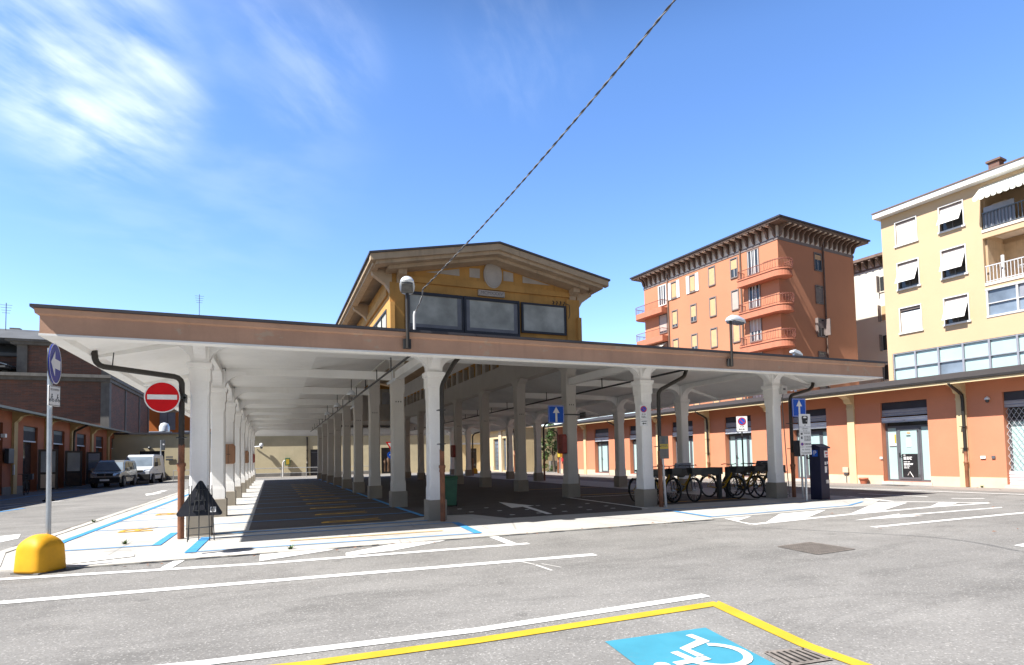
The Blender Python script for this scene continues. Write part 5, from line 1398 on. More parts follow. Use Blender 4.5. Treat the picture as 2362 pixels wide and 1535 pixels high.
# bright yellow side building at the rear right
YB = thing('side_building', 'low bright yellow building with white pilasters at the rear right corner', 'building', (20.2, 47.3, 0), 0)
m = MB(); open_wall(m, 0, 9.4, 3.95, [(3.0, 3.9, 3.15), (4.75, 6.35, 3.15)], .35, .1); m.box(.35, 0, 0, 6, .3, 3.95); m.build('wall', 'cream_render', YB)
m = MB()
for y in (.0, 3.75 + .2, 9.0): m.box(-.12, y - .02, 0, 0.002, y + .7, 3.9)
m.build('pilaster', 'pale_base', YB)
m = MB(); m.box(-.5, -.2, 3.95, 6.3, 9.5, 4.08); m.build('roof', 'beige_molding', YB)
m = MB(); m.box(-.03, .7, 0, .01, 2.98, .5); m.box(-.03, 6.4, 0, .01, 9, .5); m.split('base_course', 'pale_base', YB)
for a, b in ((3.0, 3.9), (4.75, 6.35)):
    d_ = MB().box(.2, a, .1, .25, b, 3.15).build('door', 'glass_sky', YB); q = MB()
    for z in (.6, 1.0, 1.4, 1.8, 2.2, 2.6): q.box(.17, a, z, .199, b, z + .04)
    for i in range(5): q.box(.165, a + (b - a) * i / 4 - .03, .1, .1989, a + (b - a) * i / 4 + .03, 3.15)
    q.build('grille', 'frame_grey', d_)
downpipe([(-.25, .6, 3.9), (-.2, .6, 3.6), (-.18, .6, .02)], 1.9, YB, .07, True, False)
GW = tag(MB().box(20.7, 48.0, 0, 26, 48.3, 3.75).box(20.55, 48.31, 0, 26, 52, 3.6).build('grey_wall', 'concrete_old'), 'tall bare grey wall beside the rear tree', 'wall')
tag(MB().box(22.9, 46.4, 0, 27, 46.8, .95).build('garden_wall', 'concrete_old'), 'low rough stone wall behind the rear shrub', 'wall')

# ------------------------------------------------------------------ plants
def crown(mb, c, rad, n, leaf, seed):
    rnd = random.Random(seed)
    blobs = [(Vector((rnd.gauss(0, .45), rnd.gauss(0, .45), rnd.gauss(0, .45))), rnd.uniform(.28, .5)) for _ in range(11)]
    for i in range(n):
        b, r = rnd.choice(blobs)
        d = Vector((rnd.gauss(0, 1), rnd.gauss(0, 1), rnd.gauss(0, 1))).normalized() * r * rnd.uniform(.55, 1.0)
        p = b + d; p = Vector((c[0] + p.x * rad[0], c[1] + p.y * rad[1], c[2] + p.z * rad[2]))
        nrm = (d.normalized() + Vector((rnd.gauss(0, .5), rnd.gauss(0, .5), rnd.gauss(0.2, .5)))).normalized()
        a = nrm.orthogonal().normalized(); a = Matrix.Rotation(rnd.uniform(0, 6.3), 3, nrm) @ a; e = nrm.cross(a)
        L = leaf * rnd.uniform(.7, 1.3); mb.slot = 0 if rnd.random() < .6 else 1
        mb.add([p - a * L, p + e * L * .42, p + a * L, p - e * L * .42], [(0, 1, 2, 3)])
t = thing('garden_tree', 'dense dark green broadleaf tree at the far end of the terracotta shops', 'tree', (22.25, 44.6, 0))
q = MB(); q.tube([(.1, 0, 0), (.06, .02, .7), (0, 0, 1.4), (-.08, .05, 2.4)], [.13, .11, .09, .04], 8); q.tube([(.02, 0, 1.2), (.3, .1, 1.9), (.45, .2, 2.6)], [.06, .045, .02], 6); q.tube([(0, 0, 1.3), (-.35, -.1, 2.0), (-.5, -.1, 2.7)], [.055, .04, .02], 6); q.build('trunk', 'bark', t)
q = MB(); crown(q, (0, 0, 2.45), (.95, .95, 1.55), 1900, .11, 5); q.build('crown', ['leaf_a', 'leaf_b'], t, recalc=False)
t = thing('shrub', 'low light green shrub at the foot of the rear tree', 'shrub', (22.3, 45.4, 0))
q = MB(); q.tube([(0, 0, 0), (.05, 0, .3)], [.03, .015], 5); q.build('stem', 'bark', t)
q = MB(); crown(q, (0, 0, .35), (.8, .5, .45), 500, .07, 9); q.build('foliage', ['leaf_b', 'leaf_b'], t, recalc=False)
for i, (x, y, lb) in enumerate(((-2.35, 12.15, 'small green weed in a crack near the bollard'), (.28, 9.92, 'small green weed at the kerb in front of the canopy'), (-3.98, 17.2, 'small green weed on the left kerb'), (22.15, 11.9, 'dry weed tuft at the foot of the right wall'))):
    q = MB(T(x, y, .01)); rnd = random.Random(i)
    for k in range(26):
        a = rnd.uniform(0, 6.3); r = rnd.uniform(.02, .09); hh = rnd.uniform(.02, .09)
        q.add([(0.02 * cos(a + 1.5), .02 * sin(a + 1.5), 0), (.02 * cos(a - 1.5), .02 * sin(a - 1.5), 0), (r * cos(a), r * sin(a), hh)], [(0, 1, 2)])
    tag(q.build('weed', 'leaf_b', recalc=False), lb, 'weed', 'weeds in the paving')
lf = MB(); rnd = random.Random(4)
for x, y in [(rnd.uniform(9, 19), rnd.uniform(5.2, 9.2)) for _ in range(14)] + [(rnd.uniform(20.5, 22), rnd.uniform(10, 20)) for _ in range(14)] + [(rnd.uniform(-2, 8), rnd.uniform(9.3, 9.6)) for _ in range(22)] + [(rnd.uniform(4.2, 8), rnd.uniform(12, 22)) for _ in range(14)]:
    a = rnd.uniform(0, 6.3); s_ = rnd.uniform(.02, .05); M2 = T(x, y, .024) @ RZ(a)
    lf.M = M2; lf.add([(-s_, 0, 0), (0, s_ * .5, .012), (s_, 0, .004), (0, -s_ * .5, .006)], [(0, 1, 2, 3)])
o = lf.build('leaf_litter', 'leaf_dry', recalc=False); o['kind'] = 'stuff'; o['label'] = 'scattered dry brown leaves on the pavement'; o['category'] = 'leaves'

# ------------------------------------------------------------------ vans
def van(name, lab, loc, rz, P, mat, W_, wz, grp='vans parked along the left side'):
    """P: side profile (y,z) front at y=0; wz: (belt z, roof z, belt half width, roof half width)"""
    t = thing(name, lab, 'van', loc, rz, grp)
    zb, zr, hb, hr = wz
    def hw(z): return hb if z < zb else hb + (hr - hb) * (z - zb) / (zr - zb)
    m = MB(); n = len(P['body']); vs = []
    for sx in (-1, 1): vs += [(sx * hw(z) * (1 - .10 * max(0, (.35 - y) / .35)), y, z) for y, z in P['body']]
    fs = [tuple(range(n))[::-1], tuple(range(n, 2 * n))] + [(i, (i + 1) % n, n + (i + 1) % n, n + i) for i in range(n)]
    m.add(vs, fs); m.build('body', mat, t, .05)
    a, b = P['screen']
    q = MB(); q.add([(-hw(a[1]) * .93, a[0] - .02, a[1]), (hw(a[1]) * .93, a[0] - .02, a[1]), (hw(b[1]) * .9, b[0] - .03, b[1]), (-hw(b[1]) * .9, b[0] - .03, b[1])], [(0, 1, 2, 3)])
    q.build('windscreen', 'glass_sky', t)
    for sx in (-1, 1):
        for w in P['windows']:
            q = MB(); q.add([(sx * (hw(z) + .012), y, z) for y, z in w], [tuple(range(len(w)))]); q.build('side_window', 'glass_dark', t)
        for y in P['wheels']:
            q = MB(); q.cyl((sx * (hb - .22), y, .32), (sx * (hb + .015), y, .32), .32, n=24); wh_ = q.build('wheel', 'rubber', t)
            q = MB(); q.cyl((sx * (hb + .0), y, .32), (sx * (hb + .025), y, .32), .20, n=16); q.build('rim', 'concrete_old', wh_)
            q = MB()
            for i in range(13):
                pass
            q.prism([(y + .42 * cos(pi * i / 12), .32 + .42 * sin(pi * i / 12)) for i in range(13)], sx * (hb - .3), sx * (hb + .006), 'x'); q.build('wheel_arch', 'rubber', t)
        q = MB(); q.box(sx * (hw(1.1) + .02), P['mirror'][0], P['mirror'][1], sx * (hw(1.1) + .22), P['mirror'][0] + .09, P['mirror'][1] + P['mirror'][2]); q.build('wing_mirror', P['mirror'][3], t, .02)
        hx = P['lamp']
        q = MB(); q.add([(sx * hb * .50, hx[0] - .03, hx[1]), (sx * hb * .90, hx[0] + .05, hx[1] - .0), (sx * hb * .92, hx[0] + .10, hx[1] + .17), (sx * hb * .52, hx[0] + .0, hx[1] + .14)], [(0, 1, 2, 3)])
        q.build('headlight', 'chrome', t)
        q = MB(); q.box(sx * (hb + .001), P['wheels'][0] + .5, .62, sx * (hb + .018), P['wheels'][1] - .45, .70); q.box(sx * (hb + .001), P['handle'], 1.0, sx * (hb + .02), P['handle'] + .18, 1.04); q.build('side_trim', 'rubber', t)
    q = MB(); q.box(-hb * .94, -.06, .30, hb * .94, .12, P['bump']); q.build('bumper', P['bmat'], t, .03)
    q = MB(); q.box(-hb * .48, -.015, P['lamp'][1] - .02, hb * .48, .05, P['lamp'][1] + .12); q.build('grille', 'rubber', t)
    q = MB(); q.box(-.25, -.075, .42, .25, -.061, .53); q.build('number_plate', 'sign_white', t)
    q = MB(); q.disc((0, -.03, P['lamp'][1] + .06), .05, .014, 14); q.build('badge', 'chrome', t)
DOB = dict(body=[(.05, .28), (.0, .50), (.03, .78), (.12, .92), (.74, 1.05), (1.26, 1.60), (1.50, 1.715), (3.9, 1.70), (4.08, 1.55), (4.14, .95), (4.10, .30)], screen=((.77, 1.07), (1.24, 1.58)),
           windows=[[(.98, 1.08), (2.05, 1.08), (2.05, 1.56), (1.42, 1.56)], [(2.15, 1.08), (3.05, 1.08), (3.05, 1.56), (2.15, 1.56)], [(3.2, 1.08), (3.95, 1.08), (3.9, 1.52), (3.2, 1.54)]],
           wheels=(.80, 3.42), mirror=(1.12, 1.02, .20, 'van_silver'), lamp=(.02, .74), bump=.64, bmat='rubber', handle=1.9)
van('silver_van', 'silver compact van parked nose out by the shaded left shops', (-9.55, 43.6, 0), radians(-2), DOB, 'van_silver', 1.7, (1.0, 1.72, .86, .72))
DUC = dict(body=[(.05, .30), (.0, .55), (.05, .95), (.22, 1.08), (.75, 1.25), (1.35, 1.98), (1.7, 2.12), (4.6, 2.12), (4.75, 2.0), (4.8, 1.0), (4.78, .32)], screen=((.78, 1.27), (1.33, 1.95)),
           windows=[[(1.0, 1.25), (1.95, 1.25), (1.95, 1.85), (1.48, 1.85)], [(2.3, 1.3), (3.3, 1.3), (3.3, 1.85), (2.3, 1.85)]],
           wheels=(.85, 3.85), mirror=(1.0, 1.25, .32, 'rubber'), lamp=(.06, .88), bump=.72, bmat='rubber', handle=1.85)
van('white_van', 'taller white van parked behind the silver van', (-8.85, 48.6, 0), radians(-2), DUC, 'van_white', 1.9, (1.2, 2.12, .96, .82))

# ------------------------------------------------------------------ brick hall behind the left wing
BH = thing('brick_hall', 'tall dark brick hall with concrete piers and cornices behind the left shops', 'building', (-14.0, 65.0, 0), radians(0))
m = MB(); m.box(-16, 0, 0, -.25, 19, 9.2); m.box(-.25, .5, 0, -.02, 19, 9.2); m.build('lower_wall', 'brick', BH)
m = MB(); m.box(-16.2, -.34, 9.21, .15, 19.3, 9.50); m.box(-16.3, -.80, 9.50, .30, 19.45, 9.78); m.build('cornice', 'concrete_old', BH)  # top slab's front overhang deepened to shade the brick below
m = MB(); m.box(-.62, -.12, 0, .06, .6, 9.208); m.box(-16, -.12, 0, -15.3, .4, 9.208); m.box(-.05, 6.5, 0, .06, 6.9, 9.208); m.box(-.05, 13.4, 0, .06, 13.8, 9.208); m.box(-.05, 18.6, 0, .06, 19.2, 9.208); m.split('pier', 'concrete_old', BH)
m = MB(); m.box(-7.0, 1.2, 9.79, -.25, 16, 12.55); m.build('upper_wall', 'brick', BH)
m = MB(); m.box(-7.25, 1.0, 9.79, -6.5, 1.75, 12.56); m.box(-.85, 1.0, 9.79, -.2, 1.75, 12.56); m.split('upper_pier', 'concrete_old', BH)
m = MB(); m.box(-7.6, .6, 12.56, .15, 16.5, 12.80); m.box(-7.9, .3, 12.80, .35, 16.8, 12.98); m.build('upper_cornice', 'concrete_old', BH)
m = MB(); m.prism([(.2, 12.985), (4.5, 14.6), (14, 14.6), (17, 12.985)], -10.5, -.7, 'x'); m.build('roof', 'roof_metal', BH)
LH = thing('grey_roofed_house', 'grey roofed house partly seen at the far left edge behind the brick hall', 'house', (-26, 66, 0))
m = MB(); m.box(-6, 2, 0, 4.6, 12, 11.8); m.build('wall', 'brick', LH)
m = MB(); m.prism([(1.4, 11.7), (1.4, 12.0), (6, 14.5), (12, 14.5), (12, 11.7)], -6.5, 4.9, 'x'); m.build('roof', 'roof_metal', LH)
m = MB(); m.prism([(-4, 11.4), (2.0, 11.3), (4.4, 10.6), (4.4, 10.5), (2.0, 11.2), (-4, 11.3)], -1.0, 1.6, 'y'); m.build('glass_canopy', 'glass_sky', LH)
m = MB(); m.box(-5, -1.1, 10.3, 4.3, 1.6, 10.45); m.box(3.4, .9, 9, 3.8, 1.2, 10.3); m.build('terrace_edge', 'roof_metal', LH)
m = MB(); m.box(2.6, 4.8, 13.6, 3.4, 5.4, 15.0); m.build('chimney', 'concrete_old', LH)
for i, (x, y, z, hh, lb) in enumerate(((-22.95, 68.6, 14.3, 2.6, 'thin television antenna at the far left roof edge'), (-7.5, 74, 9.4, 11.2, 'thin tall television antenna rising behind the canopy'))):
    t = thing('antenna', lb, 'antenna', (x, y, z)); MB().cyl((0, 0, 0), (0, 0, hh), .035, n=5).build('mast', 'roof_metal', t)
    q = MB()
    for k in range(4): q.cyl((-.45 + .05 * k, 0, hh - .25 * k - .2), (.45 - .05 * k, 0, hh - .25 * k - .2), .02, n=4)
    q.build('element', 'roof_metal', t)
OH = thing('orange_house', 'bright orange house with a tiled roof and grey shutters behind the rear building', 'house', (-16.13, 88, -.24))
OH.scale = (1.173, 1.173, 1.173)
m = MB(); m.box(0, 0, 0, 11, 9, 8.45); m.build('wall', 'orange_render', OH)
m = MB(); m.prism([(-.6, 8.55), (4.5, 10.6), (9.6, 8.55), (9.6, 8.4), (4.5, 10.4), (-.6, 8.4)], -.4, 11.4, 'x'); m.build('roof', 'tile_courses', OH)
m = MB(); m.cyl((-.4, -.7, 8.42), (11.4, -.7, 8.42), .10, n=8); m.build('gutter', 'beige_molding', OH)
q = MB(); q.box(2.35, -.05, 5.2, 3.85, -.01, 7.15); w_ = q.build('window', 'shutter_dark', OH)
for x0, x1 in ((2.35, 3.08), (3.12, 3.85)): MB().box(x0, -.1, 5.2, x1, -.051, 7.15).build('shutter', 'slat_grey', w_)
MB().box(2.15, -.08, 7.16, 4.05, 0, 7.6).build('lintel', 'beige_molding', w_)
t = thing('tarpaulin_pile', 'blue grey covered roof units on the rear building roof', 'roof unit', (-9.6, 61.5, 4.17))
q = MB(); q.box(-.6, 0, 0, 1.1, 1, .22); q.box(1.9, 0, 0, 2.6, .8, .26); q.build('base', 'tarpaulin', t, .05)
q = MB(); q.lathe([(.42, .25), (.42, .7), (.30, .95), (.05, 1.05)], (.55, .4, 0), 14); q.build('dome', 'lamp_shell', t)

# ------------------------------------------------------------------ orange apartment block
AP = thing('apartment_block', 'tall orange apartment block with curved corner balconies and a bracketed eave', 'apartment building', (43.08, 38.78, 0), .105)
m = MB(); m.box(0, 0, 0, 11.9, 18.3, 21.0); m.build('wall', 'apt_orange', AP)
m = MB(); m.box(-.05, -.05, 21.0, 11.95, 18.35, 21.28); m.build('frieze_band', 'apt_trim', AP)
m = MB(); m.box(.0, .0, 21.28, 11.9, 18.3, 22.35); m.build('frieze', 'apt_pale', AP)
m = MB(); m.box(-1.05, -1.05, 22.36, 12.95, 19.35, 22.55); m.build('eave_board', 'apt_eave', AP)
m = MB(); m.box(-1.18, -1.18, 22.55, 13.08, 19.48, 22.70); m.build('gutter', 'roof_sheet', AP)
m = MB(); m.add([(-1.1, -1.1, 22.7), (13, -1.1, 22.7), (13, 19.4, 22.7), (-1.1, 19.4, 22.7), (5.5, 6, 24.2), (6.5, 6, 24.2), (6.5, 12.5, 24.2), (5.5, 12.5, 24.2)], [(0, 1, 5, 4), (1, 2, 6, 5), (2, 3, 7, 6), (3, 0, 4, 7), (4, 5, 6, 7)]); m.build('roof', 'tile_roof', AP)
m = MB()
pr = [(0, 21.30), (-.22, 21.45), (-.36, 21.85), (-.62, 22.08), (-.98, 22.20), (-.98, 22.359), (0, 22.359)]
y = .25
while y < 18.2: m.prism(pr, y - .085, y + .085, 'y'); y += .76
x = .3
while x < 11.8: m.prism([(a, z) for a, z in pr], x - .085, x + .085, 'x'); x += .76
m.prism([(p[0] * 1.0, p[1]) for p in pr], 18.05, 18.29, 'y')
m.split('eave_bracket', 'apt_eave', AP)
m = MB()
y = .63
while y < 18.0: m.box(-.95, y - .17, 22.30, -.06, y + .17, 22.358); y += .76
x = .68
while x < 11.6: m.box(x - .17, -.95, 22.30, x + .17, -.06, 22.358); x += .76
m.split('soffit_panel', 'apt_pale', AP)
for (x, y) in ((.3, 4.0), (6.7, -.5)):
    pass
def apt_window(yc, zb, w, h_, blind, mt, drop, face='L', open_sh=False):
    def bx(mb, u0, u1, z0, z1, d0, d1):
        if face == 'L': mb.box(-d1, u0, z0, -d0, u1, z1)
        else: mb.box(u0, -d1, z0, u1, -d0, z1)
    f = MB(); t_ = .11
    bx(f, yc - w / 2 - t_, yc - w / 2, zb - t_, zb + h_ + t_, .0, .07); bx(f, yc + w / 2, yc + w / 2 + t_, zb - t_, zb + h_ + t_, .0, .07)
    bx(f, yc - w / 2, yc + w / 2, zb + h_, zb + h_ + t_, .0, .07); bx(f, yc - w / 2 - .05, yc + w / 2 + .05, zb - t_, zb, .0, .12)
    win = f.build('window', mt, AP)
    g_ = MB(); bx(g_, yc - w / 2, yc + w / 2, zb, zb + h_, .002, .012); g_.build('pane', 'glass_dark', win)
    if drop > 0:
        b_ = MB(); bx(b_, yc - w / 2, yc + w / 2, zb + h_ * (1 - drop), zb + h_ * .93, .02, .035); b_.build('blind', blind, win)
    if drop < 1:
        c_ = MB(); bx(c_, yc - .02, yc + .02, zb, zb + h_ * (1 - drop), .013, .03); c_.build('sash_bar', 'blind_white', win)
    if open_sh:
        s_ = MB(); bx(s_, yc - w / 2 - .55, yc - w / 2 - .12, zb - .1, zb + h_ + .1, .01, .09); bx(s_, yc + w / 2 + .12, yc + w / 2 + .55, zb - .1, zb + h_ + .1, .01, .09); s_.build('shutter', 'blind_white', win)
    return win
FZ = 3.24
for r in range(6):
    z0 = 18.85 - FZ * r
    apt_window(5.0, z0, .72, 1.85, 'blind_ochre' if r == 0 else ('blind_pink' if r == 1 else 'blind_ochre'), 'apt_trim', .55 if r == 0 else 1.)
    apt_window(7.86, z0, .72, 1.85, 'blind_ochre', 'apt_trim', 1.)
    apt_window(10.55, z0, .68, 1.75, 'blind_ochre', 'apt_trim', .95 if r == 0 else .72, open_sh=(r == 0))
    apt_window(13.35, z0, .68, 1.75, 'blind_ochre', 'apt_trim', .95 if r == 0 else .85, open_sh=(r == 0))
    w_ = apt_window(2.72, z0 - .35, 1.15, 2.3, 'blind_pink', 'apt_trim', 0 if r < 2 else .6)
    q = MB()
    for k in range(4): q.box(-.06, 2.72 - .57 + k * .38 - .04, z0 - .35, -.013, 2.72 - .57 + k * .38 + .04, z0 + 1.95)
    q.build('door_leaf', 'blind_white', w_)
    w_ = apt_window(15.2, z0 - .35, 1.1, 2.2, 'blind_pink', 'blind_white' if r == 0 else 'apt_trim', 0 if r == 0 else .9)
    if r == 0:
        q = MB()
        for k in range(4): q.box(-.06, 15.2 - .55 + k * .366 - .05, z0 - .35, -.013, 15.2 - .55 + k * .366 + .05, z0 + 1.85)
        q.build('door_leaf', 'blind_white', w_)
    apt_window(5.93, z0 + .05, .98, 1.62, 'blind_ochre' if r == 0 else 'apt_trim', 'apt_trim', .35 if r == 0 else (.95 if r == 1 else .5), face='R')
    # corner balcony: slab, parapet-like edge band, curved railing
    if r < 5:
        zs = 18.02 - FZ * r
        def outl(e):
            pts = [(-0.0, 3.85), (-1.0 - e, 3.85 + e)]
            pts += [(-1.0 - e, -.1)]
            for k in range(1, 9):
                a = pi + (pi / 2 + .35) * k / 8
                pts.append((.05 + (1.05 + e) * cos(a), -.1 + (1.05 + e) * sin(a)))
            pts += [(.75 + e, -.75), (.85 + e, -.02)]
            return pts
        q = MB(); q.prism(outl(0) + [(.0, -.02)], zs - .62, zs - .10); q.prism(outl(.07) + [(.0, -.02)], zs - .10, zs); q.prism(outl(.05) + [(.0, -.02)], zs - .70, zs - .62)
        bal = q.build('balcony', 'balcony_pink', AP)
        q = MB(); o_ = outl(-.02)[0:]
        top = [Vector((a, b, zs + .82)) for a, b in o_]; out = []
        for a, b in zip(top, top[1:]):
            k = max(1, int((b - a).length / .16)); out += [a.lerp(b, i / k) for i in range(k)]
        out.append(top[-1])
        q.tube(out, .035, 5); q.tube([p - Vector((0, 0, .70)) for p in out], .03, 5)
        q2 = []
        for i, p in enumerate(out):
            cdir = Vector((p.x - .6, p.y - .9, 0)); cdir = cdir.normalized() if cdir.length > .01 else Vector((0, 0, 0))
            if p.y < .8: q.tube([p - Vector((0, 0, .75)), p - Vector((0, 0, .4)) + cdir * .14, p + cdir * .04 + Vector((0, 0, .12))], .016, 4)
            else: q.tube([p - Vector((0, 0, .75)), p], .014, 4)
        q.tube([p + Vector((0, 0, .03)) + Vector((p.x - .6, p.y - .9, 0)).normalized() * .10 for p in out if p.y < .9], .02, 4)
        q.build('railing', 'rail_red', bal)
        # far end balcony
        q = MB(); o2 = [(0, 14.4), (-1.0, 14.4)] + [(-1.0, 18.4)] + [(.0 + 1.0 * cos(a), 18.4 + 1.0 * sin(a)) for a in [pi - (pi / 2) * k / 6 for k in range(1, 7)]] + [(1.4, 19.3), (1.4, 18.31), (0, 18.31)]
        q.prism(o2, zs - .62, zs); bal2 = q.build('balcony', 'balcony_pink', AP)
        q = MB(); top = [Vector((a * 1.0, b, zs + .82)) for a, b in o2[:-1]]; out = []
        for a, b in zip(top, top[1:]):
            k = max(1, int((b - a).length / .2)); out += [a.lerp(b, i / k) for i in range(k)]
        q.tube(out, .035, 5)
        for p in out: q.tube([p - Vector((0, 0, .8)), p], .014, 4)
        q.build('railing', 'rail_red' if r else 'rail_red', bal2)
# awning on the lowest visible far balcony
q = MB(); q.add([(0, 14.6, 14.1), (0, 17.6, 14.1), (-1.3, 17.6, 13.3), (-1.3, 14.6, 13.3)], [(0, 1, 2, 3)]); q.add([(-1.3, 14.6, 13.3), (-1.3, 17.6, 13.3), (-1.3, 17.6, 13.1), (-1.3, 14.6, 13.1)], [(0, 1, 2, 3)]); q.build('balcony_awning', 'awning_cloth', AP)
m = MB(); m.tube([(-.1, 4.18, 21.9), (-.1, 4.18, 0)], .085, 8); m.build('downpipe', 'apt_eave', AP)
m = MB(); m.tube([(-.1, 14.28, 21.9), (-.1, 14.28, 0)], .085, 8); m.build('downpipe', 'apt_eave', AP)
m = MB(); m.tube([(6.72, -.1, 22.0), (6.72, -.1, 0)], .085, 8); m.build('downpipe', 'apt_eave', AP)
m = MB(); m.box(6.5, -.6, 12.5, 6.6, -.02, 14.1); m.box(5.1, -.3, 12.6, 5.2, -.02, 14.1); m.split('open_shutter', 'apt_trim', AP)
m = MB(); m.box(2.0, 1.0, 22.7, 2.5, 1.6, 23.35); m.box(3.6, 2, 22.7, 3.66, 2.06, 23.6); m.box(1.0, 13.5, 22.8, 1.5, 14.4, 23.25); m.split('chimney', 'apt_trim', AP)

# white block behind
WB = thing('white_block', 'white apartment block with a bracketed eave between the orange and yellow buildings', 'apartment building', (61.09, 44.67, 0), .105)
m = MB(); m.box(0, -14, 0, 12, 6, 21.3); m.build('wall', 'apt_white', WB)
m = MB(); m.box(-.05, -14.05, 21.3, 12, 6.05, 21.5); m.box(-1.0, -15, 22.3, 13, 7, 22.6); m.build('eave_board', 'apt_eave', WB)
m = MB(); m.box(0, -14, 21.5, 12, 6, 22.29); m.build('frieze', 'apt_pale', WB)
m = MB(); y = -13.8
while y < 6: m.prism([(0, 21.5), (-.3, 21.6), (-.9, 22.1), (-.9, 22.299), (0, 22.299)], y - .11, y + .11, 'y'); y += .76
m.split('eave_bracket', 'apt_eave', WB)
m = MB(); m.box(1.0, 2.0, 22.6, 1.8, 3, 23.5); m.build('chimney', 'roof_metal', WB)
for r in range(5):
    z = 18.6 - 3.24 * r
    for yy in (-3.4, -7.0, 1.6 if False else -10.6):
        w_ = MB().box(-.03, yy - .45, z, -.005, yy + .45, z + 1.6).build('window', 'blind_ochre' if r == 1 else 'glass_dark', WB)
        MB().box(-.55, yy + .5, z - .1, -.02, yy + .56, z + 1.7).build('shutter', 'apt_trim', w_)
        MB().box(-.10, yy - .5, z - .1, -.002, yy + .5, z - .002).build('sill', 'apt_pale', w_)

# ------------------------------------------------------------------ yellow apartment block
YE = thing('yellow_block', 'pale yellow apartment block with white roller blinds, loggias and a glazed lower floor', 'apartment building', (38.42, 25.85, 0), .08)
ZT = 17.1
wl_ops = [(-2.22, -.95), (-4.88, -3.60)]
m = MB()
# wall in strips: floors with window holes cut, plus glazed strip and loggias
zr = [(14.93, 16.47), (11.98, 13.70), (9.05, 10.66)]
ys = sorted([-16.0, -5.8, -4.88, -3.60, -2.22, -.95, 0.0])
def ywall(ya, yb, z0, z1): m.box(0, ya, z0, .3, yb, z1)
ywall(-16, 0, 7.75, zr[2][0] - 0.0)
prev = zr[2][0]
for i, (za, zb) in enumerate(reversed(zr)):
    if za > prev: ywall(-5.8, 0, prev, za)
    ywall(-5.8, -4.88, za, zb); ywall(-3.60, -2.22, za, zb); ywall(-.95, 0, za, zb); prev = zb
ywall(-5.8, 0, prev, ZT)
ywall(-16, -5.8, zr[2][1] + .05, 11.05); ywall(-16, -5.8, 13.75, 14.25); ywall(-16, -5.8, 16.85, ZT)
m.box(0, -.35, 0, .3, 0, 7.75); m.box(.3, -16, 0, 12, 0, 7.0); m.box(2.5, -16, 7, 12, 0, ZT); m.box(.3, -.3, 7.0, 2.5, 0, ZT); m.box(.3, -5.85, 7.75, 2.5, -5.65, ZT)
m.box(.31, -5.64, 7.75, 2.49, -.31, 9.0)
m.build('wall', 'apt_yellow', YE)
m = MB(); m.box(-.55, -16.5, ZT, 12.5, .22, ZT + .33); m.build('cornice', 'blind_white', YE)
m = MB(); m.box(-.60, -16.5, ZT + .33, 12.5, .27, ZT + .40); m.build('roof_edge', 'apt_eave', YE)
rnd = random.Random(2)
for ci, (ya, yb) in enumerate(wl_ops):
    for ri, (za, zb) in enumerate(zr):
        f = MB(); t_ = .055
        f.box(-.06, ya - t_, za - .02, .0 - .002, ya, zb + t_); f.box(-.06, yb, za - .02, -.002, yb + t_, zb + t_); f.box(-.06, ya, zb, -.002, yb, zb + t_); f.box(-.10, ya - .12, za - .10, .02, yb + .12, za)
        win = f.build('window', 'blind_white', YE)
        MB().box(.16, ya, za, .18, yb, zb).build('pane', 'glass_dark', win)
        q = MB(); q.box(.12, (ya + yb) / 2 - .03, za, .159, (ya + yb) / 2 + .03, zb); q.box(.12, ya, za, .159, ya + .05, zb); q.box(.12, yb - .05, za, .159, yb, zb); q.build('sash', 'frame_grey', win)
        out = not ((ci == 0 and ri in (0, 2)))
        q = MB()
        if out:
            zt = zb - .30; zk = za + (.34 if ri < 2 else .22)
            q.box(.05, ya + .02, zt, .10, yb - .02, zb - .12)
            q.prism([(.05, zt), (.08, zt), (-.50, zk), (-.53, zk)], ya + .03, yb - .03, 'y')
        else: q.box(.05, ya + .02, za + .01, .09, yb - .02, zb - (.18 if ri == 0 else .28))
        q.build('roller_blind', 'blind_white', win)
        MB().box(.04, ya, zb - .16, .11, yb, zb).build('blind_box', 'apt_trim', win)
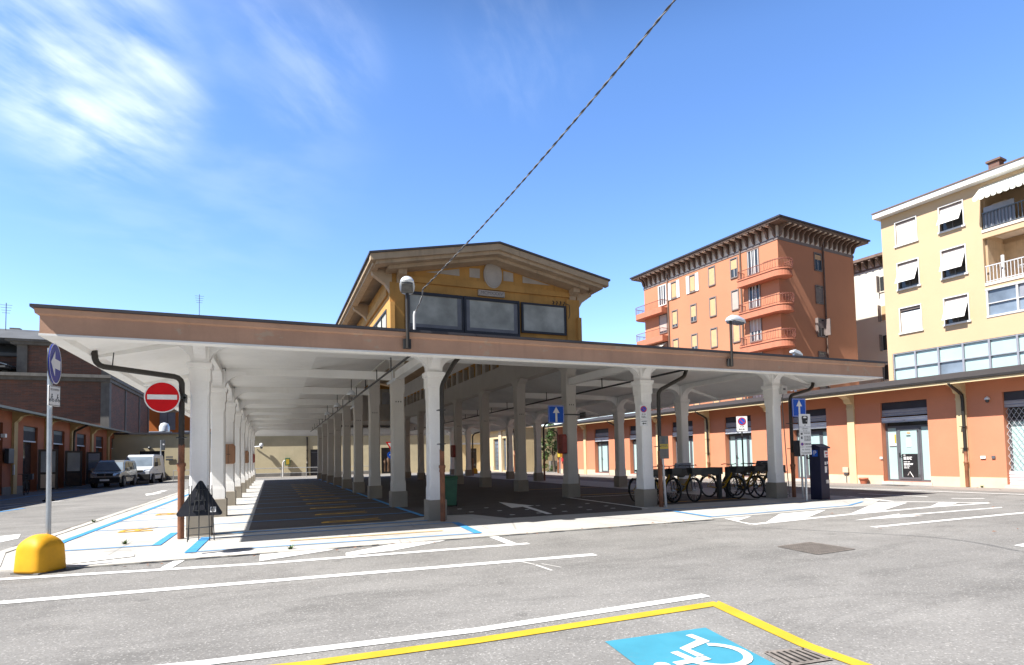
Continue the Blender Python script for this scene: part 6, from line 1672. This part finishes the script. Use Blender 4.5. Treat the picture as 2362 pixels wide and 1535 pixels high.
# loggias
for i, (zf, zt) in enumerate(((14.25, 16.85), (11.05, 13.75))):
    q = MB(); q.box(.0 - .05, -16, zf - .16, 2.5, -5.8, zf); lg = q.build('loggia_slab', 'blind_white' if False else 'apt_pale', YE)
    q = MB(); q.box(2.3, -16, zf, 2.49, -5.86, zt); q.box(.3, -5.9, zf, 2.3, -5.86, zt); q.build('back_wall', 'beige_molding' if i else 'apt_yellow', lg)
    q = MB(); q.box(2.24, -9.0, zf, 2.299, -7.6, zt - .4); q.build('balcony_door', 'glass_sky', lg)
    q = MB(); y = -5.9
    while y > -13: q.box(-.02, y - .018, zf, .02, y + .018, zf + .98); y -= .17
    q.box(-.035, -13, zf + .96, .035, -5.85, zf + 1.02); q.box(-.03, -13, zf + .05, .03, -5.85, zf + .10); q.build('railing', 'rail_white' if i else 'sign_back', lg)
    if i == 0:
        q = MB(); q.box(.06, -7.4, zf + .1, .09, -5.9, zf + 1.35); q.box(.06, -13, zf + .1, .08, -8, zf + .9); q.build('privacy_screen', 'panel_grey', lg)
        q = MB(); q.prism([(-.02, zt - .02), (-.02, zt - .10), (-1.05, zt - .95), (-1.05, zt - .88)], -13, -5.85, 'y')
        y = -5.85
        while y > -13: q.prism([(y, zt - .90), (y - .3, zt - .90), (y - .27, zt - 1.08), (y - .15, zt - 1.12), (y - .03, zt - 1.08)], -1.06, -1.04, 'x'); y -= .3
        q.build('awning', 'awning_cloth', lg)
        q = MB(); q.box(.6, -6.8, zf + .1, 1.2, -6.1, zf + 1.6); q.build('cabinet', 'beige_molding', lg)
    else:
        q = MB(); q.cyl((.5, -7.6, zf), (.5, -7.6, zf + .6), .04); q.cyl((.5, -7.6, zf + .6), (.5, -7.6, zf + .65), .4, n=16); q.build('table', 'rail_white', lg)
        q = MB(); q.cyl((.3, -6.6, zf), (.3, -6.6, zf + 1.5), .09, n=8); q.build('folded_parasol', 'blind_white', lg)
# lower wide window and glazed strip
q = MB(); q.box(.10, -16, 9.05, .13, -5.8, 10.70); wd = q.build('wide_window', 'glass_sky', YE)
q = MB()
for y in [-5.85 - 1.45 * k for k in range(8)]: q.box(-.02, y - .05, 9.05, .099, y + .05, 10.70)
q.box(-.04, -16, 8.98, .099, -5.78, 9.10); q.box(-.04, -16, 10.60, .099, -5.78, 10.72); q.box(.0, -16, 9.78, .098, -5.8, 9.84); q.build('window_frame', 'rail_white', wd)
q = MB(); q.box(.08, -16, 9.88, .0985, -7.4, 10.6); q.build('blind', 'panel_grey', wd)
q = MB(); q.box(.14, -16, 4.5, .16, -.35, 7.74); gz_ = q.build('glazed_strip', 'film_cyan', YE)
q = MB()
for k in range(12): y = -.35 - 1.36 * k; q.box(.0, y - .05, 4.5, .139, y + .05, 7.74)
q.box(.02, -16, 6.72, .138, -.35, 6.78); q.box(.02, -16, 7.68, .138, -.35, 7.749); q.build('mullion', 'panel_grey', gz_)
q = MB(); q.box(.12, -4.35, 4.5, .1385, -3.12, 6.72); q.build('open_pane', 'glass_sky', gz_)
q = MB(); q.box(1.0, -6.45, ZT + .42, 1.6, -5.9, ZT + 1.42); ch = q.build('chimney', 'brick', YE); MB().box(.9, -6.55, ZT + 1.42, 1.7, -5.8, ZT + 1.54).build('chimney_cap', 'apt_eave', ch)
# faint shade casting neighbour is not needed: end of scene
